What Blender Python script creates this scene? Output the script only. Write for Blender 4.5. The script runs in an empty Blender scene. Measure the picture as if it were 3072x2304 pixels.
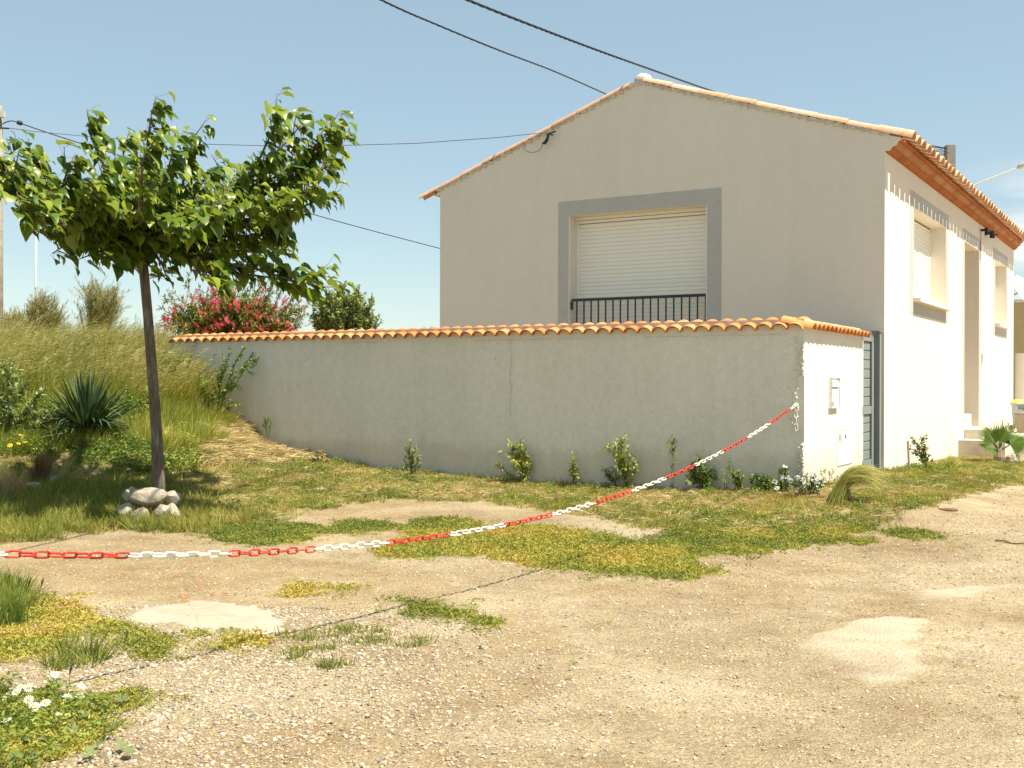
import bpy, math, random
import numpy as np
from mathutils import Vector, Matrix, Euler

rnd = random.Random(7)
npr = np.random.default_rng(11)
S = bpy.context.scene
COL = S.collection

# ------------------------------------------------------------------ camera
FPX, CX, CY = 3381.0, 1536.0, 1152.0            # focal length in photo pixels
CAM = np.array([0.0, 0.0, 1.3])
PITCH, ROLL = math.radians(-0.1), math.radians(0.15)
cam_d = bpy.data.cameras.new('camera'); cam = bpy.data.objects.new('camera', cam_d); COL.objects.link(cam)
cam_d.sensor_width = 36; cam_d.lens = 36 * FPX / 3072; cam_d.clip_end = 2000; cam_d.clip_start = 0.05
cam.matrix_world = Matrix.Translation((0, 0, 1.3)) @ Matrix.Rotation(math.pi / 2 + PITCH, 4, 'X') @ Matrix.Rotation(ROLL, 4, 'Z')
S.camera = cam

# ------------------------------------------------------------------ light
SUN_EL, SUN_AZ = math.radians(62.5), math.radians(119.7)       # azimuth clockwise from +Y
sd = Vector((math.sin(SUN_AZ) * math.cos(SUN_EL), math.cos(SUN_AZ) * math.cos(SUN_EL), math.sin(SUN_EL)))
sun_d = bpy.data.lights.new('sun', 'SUN'); sun = bpy.data.objects.new('sun', sun_d); COL.objects.link(sun)
sun_d.energy = 4.8; sun_d.angle = math.radians(0.53); sun_d.color = (1.0, 0.93, 0.78)
sun.rotation_euler = sd.to_track_quat('Z', 'Y').to_euler(); sun.location = (8, -4, 20)

W = bpy.data.worlds.new('World'); S.world = W; W.use_nodes = True
nt = W.node_tree; nt.nodes.clear()
def wn(t, **k):
    n = nt.nodes.new(t)
    for a, b in k.items(): setattr(n, a, b)
    return n
wo = wn('ShaderNodeOutputWorld'); bg = wn('ShaderNodeBackground'); sky = wn('ShaderNodeTexSky')
sky.sky_type = 'NISHITA'; sky.sun_disc = False
sky.sun_elevation = SUN_EL; sky.sun_rotation = SUN_AZ
sky.air_density = 0.85; sky.dust_density = 0.35; sky.ozone_density = 1.0; sky.altitude = 0
tintn = wn('ShaderNodeMixRGB', blend_type='MULTIPLY'); tintn.inputs[0].default_value = 1
tintn.inputs[2].default_value = (1.13, 1.03, 0.79, 1)
nt.links.new(sky.outputs[0], tintn.inputs[1])
# summer haze evens the sky out
hz_ = wn('ShaderNodeMixRGB'); hz_.inputs[0].default_value = .5; hz_.inputs[2].default_value = (2.25, 3.15, 3.9, 1); nt.links.new(tintn.outputs[0], hz_.inputs[1])
# thin cloud bank low in the sky on the right-hand side
tc = wn('ShaderNodeTexCoord'); mp = wn('ShaderNodeMapping'); mp.inputs['Scale'].default_value = (5, 5, 22)
nz = wn('ShaderNodeTexNoise'); nz.inputs['Scale'].default_value = 1.6; nz.inputs['Detail'].default_value = 6; nz.inputs['Roughness'].default_value = .55
cr = wn('ShaderNodeValToRGB'); cr.color_ramp.elements[0].position = .40; cr.color_ramp.elements[1].position = .60
sep = wn('ShaderNodeSeparateXYZ')
el = wn('ShaderNodeMapRange'); el.inputs[1].default_value = .185; el.inputs[2].default_value = .13; el.inputs[3].default_value = 0; el.inputs[4].default_value = 1
az = wn('ShaderNodeVectorMath', operation='DOT_PRODUCT'); az.inputs[1].default_value = (math.sin(1.1), math.cos(1.1), 0)
azr = wn('ShaderNodeMapRange'); azr.inputs[1].default_value = .70; azr.inputs[2].default_value = .80
m1 = wn('ShaderNodeMath', operation='MULTIPLY'); m2 = wn('ShaderNodeMath', operation='MULTIPLY')
mixc = wn('ShaderNodeMixRGB'); mixc.inputs[2].default_value = (5.6, 5.6, 5.3, 1)
L_ = nt.links.new
L_(tc.outputs['Generated'], mp.inputs[0]); L_(mp.outputs[0], nz.inputs['Vector']); L_(nz.outputs[0], cr.inputs[0])
L_(tc.outputs['Generated'], sep.inputs[0]); L_(sep.outputs['Z'], el.inputs[0])
L_(tc.outputs['Generated'], az.inputs[0]); L_(az.outputs['Value'], azr.inputs[0])
L_(cr.outputs[0], m1.inputs[0]); L_(el.outputs[0], m1.inputs[1]); L_(m1.outputs[0], m2.inputs[0]); L_(azr.outputs[0], m2.inputs[1])
L_(m2.outputs[0], mixc.inputs[0]); L_(hz_.outputs[0], mixc.inputs[1]); L_(mixc.outputs[0], bg.inputs[0]); L_(bg.outputs[0], wo.inputs[0])
bg.inputs[1].default_value = 0.092
S.view_settings.view_transform = 'Standard'; S.view_settings.look = 'None'
S.view_settings.exposure = 1.09; S.view_settings.gamma = 1; S.view_settings.use_curve_mapping = False
S.render.engine = 'CYCLES'

# ------------------------------------------------------------------ helpers: camera geometry of the place
_p, _r = math.pi / 2 + PITCH, ROLL
MR = np.array([[1, 0, 0], [0, math.cos(_p), -math.sin(_p)], [0, math.sin(_p), math.cos(_p)]]) @ \
     np.array([[math.cos(_r), -math.sin(_r), 0], [math.sin(_r), math.cos(_r), 0], [0, 0, 1]])
K = 3072 / 2212.0
def ray(x, y):
    d = MR @ np.array([(x - CX) / FPX, -(y - CY) / FPX, -1.0]); return d / d[1]
def at(x, y, D):
    """surveyed point: photo pixel (3072 wide) at depth D metres"""
    return CAM + ray(x, y) * D
A_ = math.radians(30.96)
R = np.array([math.sin(A_), math.cos(A_), 0]); L = np.array([-math.cos(A_), math.sin(A_), 0]); UP = np.array([0, 0, 1.0])
W0 = np.array([3.682, 14.194, 0.0])             # corner of the garden wall
HC = np.array([5.820, 17.621, 0.0])             # corner of the house

# ------------------------------------------------------------------ terrain height
CTRL = [(-3,2,-.33),(0,2,-.33),(3,2,-.33),(0,-6,-.33),(-8,-4,-.33),(8,-4,-.33),(-3,6,-.33),(0,6,-.34),(3,6,-.34),(6,6,-.34),
        (-7,7,-.32),(-5,10,-.3),(-2.5,10,-.33),(0,10,-.34),(3,10,-.34),(6,10,-.34),(10,10,-.34),
        (-6.5,12,-.22),(-4,12.3,-.24),(-2,12.5,-.26),(0,12.5,-.28),(2,12.3,-.27),(4,12.3,-.26),
        (-8,13.5,.05),(-6,14,.05),(-4,14.3,-.02),(-2,14.5,-.14),(0,14.5,-.22),(2.2,13.9,-.2),(3.7,13.6,-.1),(4.2,14.2,-.06),
        (-7,16,.62),(-5.3,16,.42),(-4,16.2,.2),(-3,16.5,-.02),(-1,16.4,-.12),
        (-3.3,18.1,.1),(-2.35,17.6,-.05),(-.7,16.7,-.13),(.77,15.8,-.17),(2.27,14.9,-.13),
        (-4.09,18.75,.27),(-4.59,19.05,.62),(-4.95,19.3,.84),(-5.35,19.5,1.0),
        (-8,18.5,1.1),(-6.5,18.5,.98),(-10,18,1.25),(-6.3,20.5,1.35),(-8,21,1.6),(-11,21,1.6),(-15,20,1.5),(-15,14,.5),(-15,8,-.2),
        (-8,24,1.6),(-12,25,1.6),(-5,23,1.1),(-2,21,.5),(2,20,.1),(5,16.6,-.06),(4.2,17,-.05),
        (5.6,15.6,-.1),(5.9,17.2,-.1),(6.6,17.3,-.14),(7.5,18,-.2),(8,20,-.2),(9.6,22.5,-.25),(12,22,-.28),(11,25,-.2),(14,31,-.1),(18,30,-.2),
        (7,15.5,-.28),(9,17.5,-.32),(12,16,-.34),(8,12,-.34),(16,20,-.34),
        (-12,34,.9),(0,36,.2),(-20,40,.4),(10,40,0),(25,40,0),(-30,20,.6),(-30,0,-.2),(30,10,-.3),(-30,45,.2),(30,-6,-.3),(-20,-6,-.3)]
CT = np.array(CTRL, float)
def tps_k(d2): return np.where(d2 > 0, .5 * d2 * np.log(np.maximum(d2, 1e-12)), 0)
def _fit():
    n = len(CT); d2 = ((CT[:, None, :2] - CT[None, :, :2]) ** 2).sum(-1)
    Kk = tps_k(d2) + np.eye(n) * .05; P = np.c_[np.ones(n), CT[:, :2]]
    A = np.block([[Kk, P], [P.T, np.zeros((3, 3))]])
    return np.linalg.solve(A, np.r_[CT[:, 2], 0, 0, 0])
TW = _fit()
def hash2(i, j, s):
    v = np.sin(i * 127.1 + j * 311.7 + s * 74.7) * 43758.5453; return v - np.floor(v)
def vnoise(x, y, s=0):
    x = np.asarray(x, float); y = np.asarray(y, float)
    i, j = np.floor(x), np.floor(y); u, v = x - i, y - j; u = u * u * (3 - 2 * u); v = v * v * (3 - 2 * v)
    return (hash2(i, j, s) * (1 - u) + hash2(i + 1, j, s) * u) * (1 - v) + (hash2(i, j + 1, s) * (1 - u) + hash2(i + 1, j + 1, s) * u) * v
def fbm(x, y, s=0, o=4):
    x = np.asarray(x, float); y = np.asarray(y, float); t = 0; a = .5; n = 0
    for k in range(o): t = t + a * vnoise(x * 2 ** k, y * 2 ** k, s + k * 3.1); n += a; a *= .5
    return t / n
def hgt(x, y):
    x = np.atleast_1d(np.asarray(x, float)); y = np.atleast_1d(np.asarray(y, float)); out = np.zeros(len(x))
    for a in range(0, len(x), 20000):
        xx, yy = x[a:a + 20000], y[a:a + 20000]
        cx_, cy_ = np.clip(xx, -29, 29), np.clip(yy, -6, 44)
        d2 = (cx_[:, None] - CT[None, :, 0]) ** 2 + (cy_[:, None] - CT[None, :, 1]) ** 2
        z = tps_k(d2) @ TW[:-3] + TW[-3] + TW[-2] * cx_ + TW[-1] * cy_
        far = np.clip((np.maximum(np.abs(xx) - 29, yy - 44)) / 20, 0, 1)
        out[a:a + 20000] = np.clip(z, -.36, 1.75) * (1 - far)
    return out + (fbm(x * .9, y * .9, 2) - .5) * .05 + (fbm(x * 4, y * 4, 5) - .5) * .018
def hz(x, y): return float(hgt([x], [y])[0])
def gpt(x, y):
    """point of the ground seen at photo pixel (x, y)"""
    d = ray(x, y); ts = np.concatenate([np.arange(2.5, 30, .12), np.arange(30, 80, 1.0)])
    P = CAM[None] + ts[:, None] * d[None]; h = hgt(P[:, 0], P[:, 1]); b = np.where(P[:, 2] < h)[0]
    if len(b) == 0: return P[-1]
    t1 = ts[b[0]]; t0 = ts[max(b[0] - 1, 0)]
    tt = np.linspace(t0, t1, 14); P = CAM[None] + tt[:, None] * d[None]; h = hgt(P[:, 0], P[:, 1]); k = np.argmax(P[:, 2] <= h)
    q = P[k].copy(); q[2] = h[k]; return q
def poly(pts): return np.array([gpt(a * K, b * K)[:2] for a, b in pts])
def inside(P, x, y):
    c = np.zeros(len(x), bool); n = len(P)
    for i in range(n):
        x1, y1 = P[i]; x2, y2 = P[(i + 1) % n]
        c ^= ((y1 > y) != (y2 > y)) & (x < (x2 - x1) * (y - y1) / (y2 - y1 + 1e-12) + x1)
    return c

# ------------------------------------------------------------------ helpers: objects and meshes
def props(o, label=None, cat=None, group=None, kind=None):
    if label: o['label'] = label
    if cat: o['category'] = cat
    if group: o['group'] = group
    if kind: o['kind'] = kind
    return o
def empty(name, loc, label, cat, group=None):
    o = bpy.data.objects.new(name, None); COL.objects.link(o); o.location = loc; o.empty_display_size = .2
    return props(o, label, cat, group)
class MB:
    def __init__(s): s.v = []; s.f = []; s.m = []
    def add(s, vs, fs, mi=0):
        b = len(s.v); s.v.extend([tuple(map(float, p)) for p in vs]); s.f.extend([tuple(i + b for i in f) for f in fs]); s.m.extend([mi] * len(fs)); return s
    def box(s, o, u, v, w, mi=0):
        o, u, v, w = map(np.array, (o, u, v, w))
        P = [o, o + u, o + u + v, o + v, o + w, o + u + w, o + u + v + w, o + v + w]
        F = [(0, 3, 2, 1), (4, 5, 6, 7), (0, 1, 5, 4), (1, 2, 6, 5), (2, 3, 7, 6), (3, 0, 4, 7)]
        if np.dot(np.cross(u, v), w) < 0: F = [tuple(reversed(f)) for f in F]
        return s.add(P, F, mi)
    def tube(s, pts, rad, n=8, cap=True, mi=0):
        pts = [Vector(p) for p in pts]; rad = [rad] * len(pts) if not hasattr(rad, '__len__') else rad
        vs, fs = [], []; t0 = (pts[1] - pts[0]).normalized(); ref = Vector((0, 0, 1)) if abs(t0.z) < .9 else Vector((1, 0, 0))
        a = t0.cross(ref).normalized()
        for i, p in enumerate(pts):
            t = (pts[min(i + 1, len(pts) - 1)] - pts[max(i - 1, 0)])
            t = t.normalized() if t.length > 1e-9 else t0
            a = (a - t * a.dot(t)).normalized(); b = t.cross(a)
            for k in range(n):
                g = 2 * math.pi * k / n; vs.append(p + (a * math.cos(g) + b * math.sin(g)) * rad[i])
        for i in range(len(pts) - 1):
            for k in range(n):
                q = (k + 1) % n; fs.append((i * n + k, i * n + q, (i + 1) * n + q, (i + 1) * n + k))
        if cap: fs.append(tuple(reversed(range(n)))); fs.append(tuple(range((len(pts) - 1) * n, len(pts) * n)))
        return s.add(vs, fs, mi)
    def build(s, name, mat, parent=None, smooth=False, attr=None):
        me = bpy.data.meshes.new(name); me.from_pydata(s.v, [], s.f)
        mats = mat if isinstance(mat, (list, tuple)) else [mat]
        for m in mats: me.materials.append(m)
        if any(s.m): me.polygons.foreach_set('material_index', s.m)
        if smooth: me.polygons.foreach_set('use_smooth', [True] * len(me.polygons))
        if attr is not None:
            at_ = me.attributes.new('tint', 'FLOAT', 'POINT'); at_.data.foreach_set('value', np.asarray(attr, np.float32))
        me.update(); return link(name, me, parent)
def link(name, me, parent=None):
    o = bpy.data.objects.new(name, me); COL.objects.link(o)
    if parent is not None:
        o.parent = parent
        if parent.type == 'EMPTY' and parent.parent is None: o.location = -parent.location
        elif parent.parent is not None or parent.type != 'EMPTY': pass
    return o
def smooth_by(o, deg=40):
    o.data.polygons.foreach_set('use_smooth', [True] * len(o.data.polygons))
    try: o.data.set_sharp_from_angle(angle=math.radians(deg))
    except Exception: pass

# ------------------------------------------------------------------ materials
def mat(name, base=(.5, .5, .5), rough=.8, spec=.3, metal=0, build=None, trans=0.0):
    m = bpy.data.materials.new(name); m.use_nodes = True; t = m.node_tree; b = t.nodes['Principled BSDF']
    b.inputs['Base Color'].default_value = (*base, 1); b.inputs['Roughness'].default_value = rough
    b.inputs['Specular IOR Level'].default_value = spec; b.inputs['Metallic'].default_value = metal
    if build: build(m, t, b)
    if trans:
        tr = t.nodes.new('ShaderNodeBsdfTranslucent'); mx = t.nodes.new('ShaderNodeMixShader'); mx.inputs[0].default_value = trans
        out = t.nodes['Material Output']
        if b.inputs['Base Color'].links:
            g = t.nodes.new('ShaderNodeMixRGB'); g.blend_type = 'MULTIPLY'; g.inputs[0].default_value = 1; g.inputs[2].default_value = (1.5, 1.45, .6, 1)
            t.links.new(b.inputs['Base Color'].links[0].from_socket, g.inputs[1]); t.links.new(g.outputs[0], tr.inputs[0])
        else: tr.inputs[0].default_value = (base[0] * 1.5, base[1] * 1.45, base[2] * .6, 1)
        t.links.new(b.outputs[0], mx.inputs[1]); t.links.new(tr.outputs[0], mx.inputs[2]); t.links.new(mx.outputs[0], out.inputs[0])
    return m
class N:
    """small node-graph helper"""
    def __init__(s, t): s.t = t
    def n(s, ty, **k):
        x = s.t.nodes.new(ty)
        for a, b in k.items(): setattr(x, a, b)
        return x
    def coord(s, scale=(1, 1, 1), kind='Object'):
        c = s.n('ShaderNodeTexCoord'); m = s.n('ShaderNodeMapping'); m.inputs['Scale'].default_value = scale
        s.t.links.new(c.outputs[kind], m.inputs[0]); return m.outputs[0]
    def noise(s, vec, scale, detail=4, rough=.55):
        x = s.n('ShaderNodeTexNoise'); x.inputs['Scale'].default_value = scale; x.inputs['Detail'].default_value = detail; x.inputs['Roughness'].default_value = rough
        if vec is not None: s.t.links.new(vec, x.inputs['Vector'])
        return x.outputs[0]
    def vor(s, vec, scale, out='Color'):
        x = s.n('ShaderNodeTexVoronoi'); x.inputs['Scale'].default_value = scale; s.t.links.new(vec, x.inputs['Vector']); return x.outputs[out]
    def ramp(s, fac, stops):
        r = s.n('ShaderNodeValToRGB'); e = r.color_ramp.elements
        while len(e) < len(stops): e.new(.5)
        for q, (p, c) in zip(e, stops): q.position = p; q.color = (*c, 1) if len(c) == 3 else c
        s.t.links.new(fac, r.inputs[0]); return r.outputs[0]
    def mix(s, fac, a, b, mode='MIX'):
        m = s.n('ShaderNodeMixRGB', blend_type=mode)
        for i, v in enumerate((fac, a, b)):
            if hasattr(v, 'links'): s.t.links.new(v, m.inputs[i])
            elif i == 0: m.inputs[0].default_value = v
            else: m.inputs[i].default_value = (*v, 1) if len(v) == 3 else v
        return m.outputs[0]
    def math(s, op, a, b=0):
        m = s.n('ShaderNodeMath', operation=op)
        for i, v in enumerate((a, b)):
            if hasattr(v, 'links'): s.t.links.new(v, m.inputs[i])
            else: m.inputs[i].default_value = v
        return m.outputs[0]
    def attr(s, name, ty='GEOMETRY'):
        a = s.n('ShaderNodeAttribute', attribute_name=name, attribute_type=ty); return a
    def bump(s, b, h, strength, dist=.01):
        u = s.n('ShaderNodeBump'); u.inputs['Strength'].default_value = strength; u.inputs['Distance'].default_value = dist
        s.t.links.new(h, u.inputs['Height']); s.t.links.new(u.outputs[0], b.inputs['Normal'])
    def to(s, a, b): s.t.links.new(a, b)

def plaster(c1, c2, grain=130, gb=.5, streak=.25, dist=.004, pits=0, fine=.14, foot=0):
    def f(m, t, b):
        g = N(t); v = g.coord(); n1 = g.noise(v, .7, 5, .6); col = g.ramp(n1, [(.3, c1), (.7, c2)])
        vs = g.coord((2.2, 2.2, .18)); n2 = g.noise(vs, 1.6, 4, .6)
        dark = g.ramp(n2, [(.42, (1, 1, 1)), (.75, (1 - streak, 1 - streak, 1 - streak * 1.1))])
        col = g.mix(1, col, dark, 'MULTIPLY')
        n3 = g.noise(v, grain * .45, 3, .7); col = g.mix(fine, col, g.ramp(n3, [(.3, (.2, .2, .2)), (.7, (1, 1, 1))]), 'MULTIPLY')
        n5 = g.noise(v, 9, 4, .65); col = g.mix(fine, col, g.ramp(n5, [(.35, (.55, .54, .5)), (.6, (1, 1, 1))]), 'MULTIPLY')
        if pits:
            n6 = g.noise(v, 22, 2, .5); col = g.mix(pits, col, g.ramp(n6, [(.24, (.25, .24, .22)), (.30, (1, 1, 1))]), 'MULTIPLY')
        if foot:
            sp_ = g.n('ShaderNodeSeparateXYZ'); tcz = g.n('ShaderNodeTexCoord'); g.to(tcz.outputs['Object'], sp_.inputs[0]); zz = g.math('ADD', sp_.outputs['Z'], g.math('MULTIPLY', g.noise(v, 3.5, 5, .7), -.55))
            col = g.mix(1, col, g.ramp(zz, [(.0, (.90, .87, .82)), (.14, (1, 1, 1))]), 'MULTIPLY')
        g.to(col, b.inputs['Base Color'])
        n4 = g.noise(v, grain, 3, .65); g.bump(b, n4, gb, dist)
    return f
M = {}
def leaf_mat0(stops):
    def f(m, t, b):
        g = N(t); c = g.ramp(g.n('ShaderNodeObjectInfo').outputs['Random'], stops); n = g.noise(g.coord(), 30, 4, .6)
        g.to(g.mix(.35, c, g.ramp(n, [(.35, (.62, .56, .48)), (.6, (1, 1, 1))]), 'MULTIPLY'), b.inputs['Base Color'])
    return f
M['wall_plaster'] = mat('house_plaster', rough=.9, spec=.15, build=plaster((.75, .675, .575), (.78, .705, .605), 160, .10, .035, .003, fine=.06))
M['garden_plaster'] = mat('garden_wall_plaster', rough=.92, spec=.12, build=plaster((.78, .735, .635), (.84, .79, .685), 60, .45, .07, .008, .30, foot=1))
M['trim'] = mat('grey_trim_paint', rough=.85, spec=.2, build=plaster((.50, .475, .435), (.53, .505, .46), 160, .3, .04, .003))
M['white_pvc'] = mat('shutter_pvc', (.84, .81, .73), .45, .4)
def dirt_var(c, amt=.25, sc=6, rough=.8, bump=.0, bsc=60):
    def f(m, t, b):
        g = N(t); v = g.coord(); n = g.noise(v, sc, 5, .6)
        lo = tuple(x * (1 - amt) for x in c); hi = tuple(min(1, x * (1 + amt * .5)) for x in c)
        g.to(g.ramp(n, [(.3, lo), (.7, hi)]), b.inputs['Base Color'])
        if bump: g.bump(b, g.noise(v, bsc, 4, .6), bump, .006)
    return f
M['sill'] = mat('sill_stone', rough=.7, build=dirt_var((.78, .74, .65), .12, 5))
M['black_metal'] = mat('black_railing_paint', (.022, .024, .03), .4, .5)
M['grey_gate'] = mat('gate_paint', rough=.4, spec=.4, build=dirt_var((.22, .245, .245), .08, 3))
M['gate_dark'] = mat('gate_painted_shadow', (.10, .115, .14), .5)  # dark tone for the painted inner shadow by the stile and the backing
def tile_mat(c_list, light=0):
    def f(m, t, b):
        g = N(t); oi = g.n('ShaderNodeObjectInfo'); v = g.coord()
        c = g.ramp(oi.outputs['Random'], [(i / (len(c_list) - 1), x) for i, x in enumerate(c_list)])
        n = g.noise(v, 9, 5, .65); c = g.mix(.6, c, g.ramp(n, [(.3, (.52, .46, .42)), (.5, (.95, .93, .9)), (.72, (1.12, 1.1, 1.08))]), 'MULTIPLY')
        n2 = g.noise(v, 60, 3, .7); c = g.mix(.3, c, g.ramp(n2, [(.3, (.6, .6, .6)), (.6, (1, 1, 1))]), 'MULTIPLY')
        g.to(c, b.inputs['Base Color']); g.bump(b, g.noise(v, 90, 3), .3, .003)
    return f
M['tile'] = mat('orange_coping_clay', rough=.8, spec=.2, build=tile_mat([(.56, .18, .05), (.62, .23, .075), (.60, .27, .11), (.66, .28, .10), (.52, .17, .05)]))
M['roof_tile'] = mat('roof_clay', rough=.85, spec=.15, build=tile_mat([(.62, .36, .22), (.70, .44, .29), (.60, .31, .17), (.72, .50, .35), (.64, .36, .21)]))
M['cornice'] = mat('cornice_clay', rough=.85, spec=.15, build=tile_mat([(.40, .125, .035), (.44, .15, .045), (.36, .11, .03)]))
M['cornice_pale'] = mat('cornice_clay_mortared', rough=.9, spec=.1, build=tile_mat([(.42, .19, .09), (.48, .25, .14), (.36, .15, .06)]))
M['mortar'] = mat('mortar', rough=.95, spec=.1, build=dirt_var((.62, .57, .47), .35, 14, bump=.8, bsc=50))
M['concrete'] = mat('step_concrete', rough=.85, build=dirt_var((.60, .54, .44), .2, 4, bump=.4, bsc=40))
M['red'] = mat('red_plastic', rough=.42, spec=.4, build=leaf_mat0([(0, (.46, .03, .018)), (.7, (.60, .04, .022)), (1, (.66, .07, .045))]))
M['white_plastic'] = mat('white_plastic', rough=.42, spec=.4, build=leaf_mat0([(0, (.66, .63, .55)), (.5, (.78, .76, .69)), (1, (.84, .83, .78))]))
M['mailbox'] = mat('mailbox_paint', (.86, .86, .85), .35, .5)
M['grey_label'] = mat('grey_label', (.35, .34, .31), .6)
M['dark'] = mat('dark_gap', (.03, .028, .025), .8)
M['black_rubber'] = mat('cable_rubber', (.028, .026, .03), .6, .3)
M['thin_wire'] = mat('wire_grey', (.12, .11, .11), .6, .3)
M['wood_pole'] = mat('weathered_pole', rough=.9, build=dirt_var((.30, .26, .20), .35, 8, bump=.5))
M['concrete_pole'] = mat('concrete_pole', rough=.9, build=dirt_var((.24, .22, .19), .2, 6, bump=.4))
M['pale_metal'] = mat('pale_metal', (.55, .54, .48), .5, .5, .3)
M['bark'] = mat('mulberry_bark', rough=.95, spec=.1, build=lambda m, t, b: (lambda g: (g.to(g.ramp(g.noise(g.coord((14, 14, 3)), 1.5, 6, .7), [(.3, (.07, .055, .042)), (.55, (.15, .125, .10)), (.75, (.28, .25, .20))]), b.inputs['Base Color']), g.bump(b, g.noise(g.coord((22, 22, 4)), 2, 5), .9, .012)))(N(t)))
M['twig'] = mat('twig_bark', (.15, .085, .05), .9)
M['stem'] = mat('green_stem', (.12, .15, .04), .8)
M['dry_stem'] = mat('dry_stem', (.33, .25, .13), .9)
def leaf_mat(stops, src='obj', spread=1.0, rough_noise=None):
    """stops: colours by a per-leaf / per-plant random or by the 'tint' attribute"""
    def f(m, t, b):
        g = N(t)
        if src == 'obj': fac = g.n('ShaderNodeObjectInfo').outputs['Random']
        elif src == 'inst': fac = g.attr('tint', 'INSTANCER').outputs['Fac']
        else: fac = g.attr('tint').outputs['Fac']
        g.to(g.ramp(fac, stops), b.inputs['Base Color'])
    return f
GL = [(.0, (.05, .10, .010)), (.35, (.10, .165, .014)), (.7, (.17, .23, .022)), (1, (.28, .33, .04))]
def mul_leaf(src):
    def f(m, t, b):
        g = N(t)
        fac = g.n('ShaderNodeObjectInfo').outputs['Random'] if src == 'obj' else g.attr('tint').outputs['Fac']
        c = g.ramp(fac, GL)
        geo = g.n('ShaderNodeNewGeometry'); c = g.mix(g.math('MULTIPLY', geo.outputs['Backfacing'], .55), c, (.16, .20, .07))
        g.to(c, b.inputs['Base Color'])
    return f
M['mulberry_leaf'] = mat('mulberry_leaf', rough=.36, spec=.38, build=mul_leaf('obj'), trans=.34)
M['mulberry_leaf_s'] = mat('mulberry_leaf_mass', rough=.36, spec=.38, build=mul_leaf('tint'), trans=.34)
M['yucca'] = mat('yucca_leaf', rough=.55, spec=.2, build=leaf_mat([(0, (.03, .06, .025)), (.6, (.055, .095, .04)), (1, (.14, .19, .07))]), trans=.08)
M['palm'] = mat('palm_leaf', rough=.6, spec=.15, build=leaf_mat([(0, (.05, .10, .015)), (1, (.11, .17, .025))]), trans=.15)
LAWN = [(0, (.11, .145, .026)), (.3, (.20, .225, .04)), (.5, (.30, .28, .06)), (.7, (.40, .325, .11)), (1, (.56, .44, .21))]
M['lawn'] = mat('lawn_blade', rough=.6, spec=.25, build=leaf_mat(LAWN, 'inst'), trans=.2)
MATC = [(0, (.17, .20, .04)), (.4, (.28, .28, .055)), (.7, (.39, .34, .065)), (1, (.47, .34, .09))]
M['mat_leaf'] = mat('mat_leaf', rough=.7, spec=.2, build=leaf_mat(MATC, 'inst'), trans=.15)
M['straw'] = mat('straw', rough=.7, spec=.3, build=leaf_mat([(0, (.34, .24, .10)), (.5, (.48, .37, .18)), (1, (.60, .49, .27))], 'inst'), trans=.1)
M['tall'] = mat('tall_grass', rough=.6, spec=.3, build=leaf_mat([(0, (.14, .18, .025)), (.35, (.27, .29, .045)), (.65, (.40, .36, .08)), (1, (.54, .44, .18))], 'inst'), trans=.25)
M['awn'] = mat('seed_head', rough=.6, spec=.3, build=leaf_mat([(0, (.30, .27, .10)), (1, (.50, .43, .22))], 'inst'), trans=.3)
M['weed'] = mat('weed_leaf', rough=.6, spec=.25, build=leaf_mat([(0, (.09, .14, .025)), (.5, (.19, .24, .04)), (1, (.33, .35, .08))], 'inst'), trans=.2)
M['yellow'] = mat('yellow_petal', (.80, .60, .02), .6)
M['white_petal'] = mat('white_petal', (.84, .83, .80), .6)
M['orange_petal'] = mat('orange_petal', (.78, .38, .03), .6)
M['purple'] = mat('purple_petal', (.35, .08, .36), .6)
M['mauve'] = mat('mauve_petal', (.30, .18, .34), .6)
M['red_flower'] = mat('bottlebrush_red', rough=.6, build=leaf_mat([(0, (.40, .02, .05)), (.5, (.58, .05, .09)), (1, (.70, .13, .17))]), trans=.2)
def fol(name, stops, tr=.2, rough=.55): return mat(name, rough=rough, spec=.3, build=leaf_mat(stops, 'tint'), trans=tr)
M['bb_leaf'] = fol('bottlebrush_leaf', [(0, (.09, .12, .02)), (.6, (.22, .24, .05)), (1, (.40, .37, .11))])
M['grey_leaf'] = fol('grey_green_leaf', [(0, (.12, .16, .06)), (.6, (.25, .30, .11)), (1, (.38, .42, .19))])
M['green_leaf'] = fol('fresh_leaf', [(0, (.07, .12, .02)), (.6, (.16, .22, .035)), (1, (.30, .34, .07))])
M['wallflower_leaf'] = fol('wallflower_leaf', [(0, (.14, .19, .04)), (.5, (.29, .33, .07)), (1, (.50, .44, .09))])
M['broom_leaf'] = fol('broom_needles', [(0, (.20, .20, .08)), (.6, (.34, .32, .14)), (1, (.46, .41, .22))])
M['feather'] = fol('feather_blade', [(0, (.20, .23, .05)), (.5, (.40, .38, .10)), (1, (.60, .50, .25))])
M['brown_tuft'] = fol('brown_blade', [(0, (.09, .05, .02)), (.6, (.18, .11, .05)), (1, (.30, .20, .10))])
M['straw_tuft'] = fol('straw_blade', [(0, (.30, .22, .10)), (1, (.52, .41, .22))])
M['rock'] = mat('limestone', rough=.9, spec=.15, build=lambda m, t, b: (lambda g: (g.to(g.ramp(g.noise(g.coord(), 5, 6, .65), [(.3, (.18, .125, .075)), (.45, (.34, .29, .22)), (.7, (.47, .425, .345))]), b.inputs['Base Color']), g.bump(b, g.noise(g.coord(), 14, 6, .6), .8, .03)))(N(t)))
M['brown_rock'] = mat('brown_rock', rough=.9, spec=.15, build=dirt_var((.28, .22, .15), .4, 7, bump=.8, bsc=18))
M['rust'] = mat('rusty_iron', rough=.8, build=dirt_var((.15, .075, .04), .4, 12, bump=.4))
M['ochre_wall'] = mat('ochre_render', rough=.9, build=plaster((.56, .44, .24), (.60, .48, .27), 120, .3, .06, .003))
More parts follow.
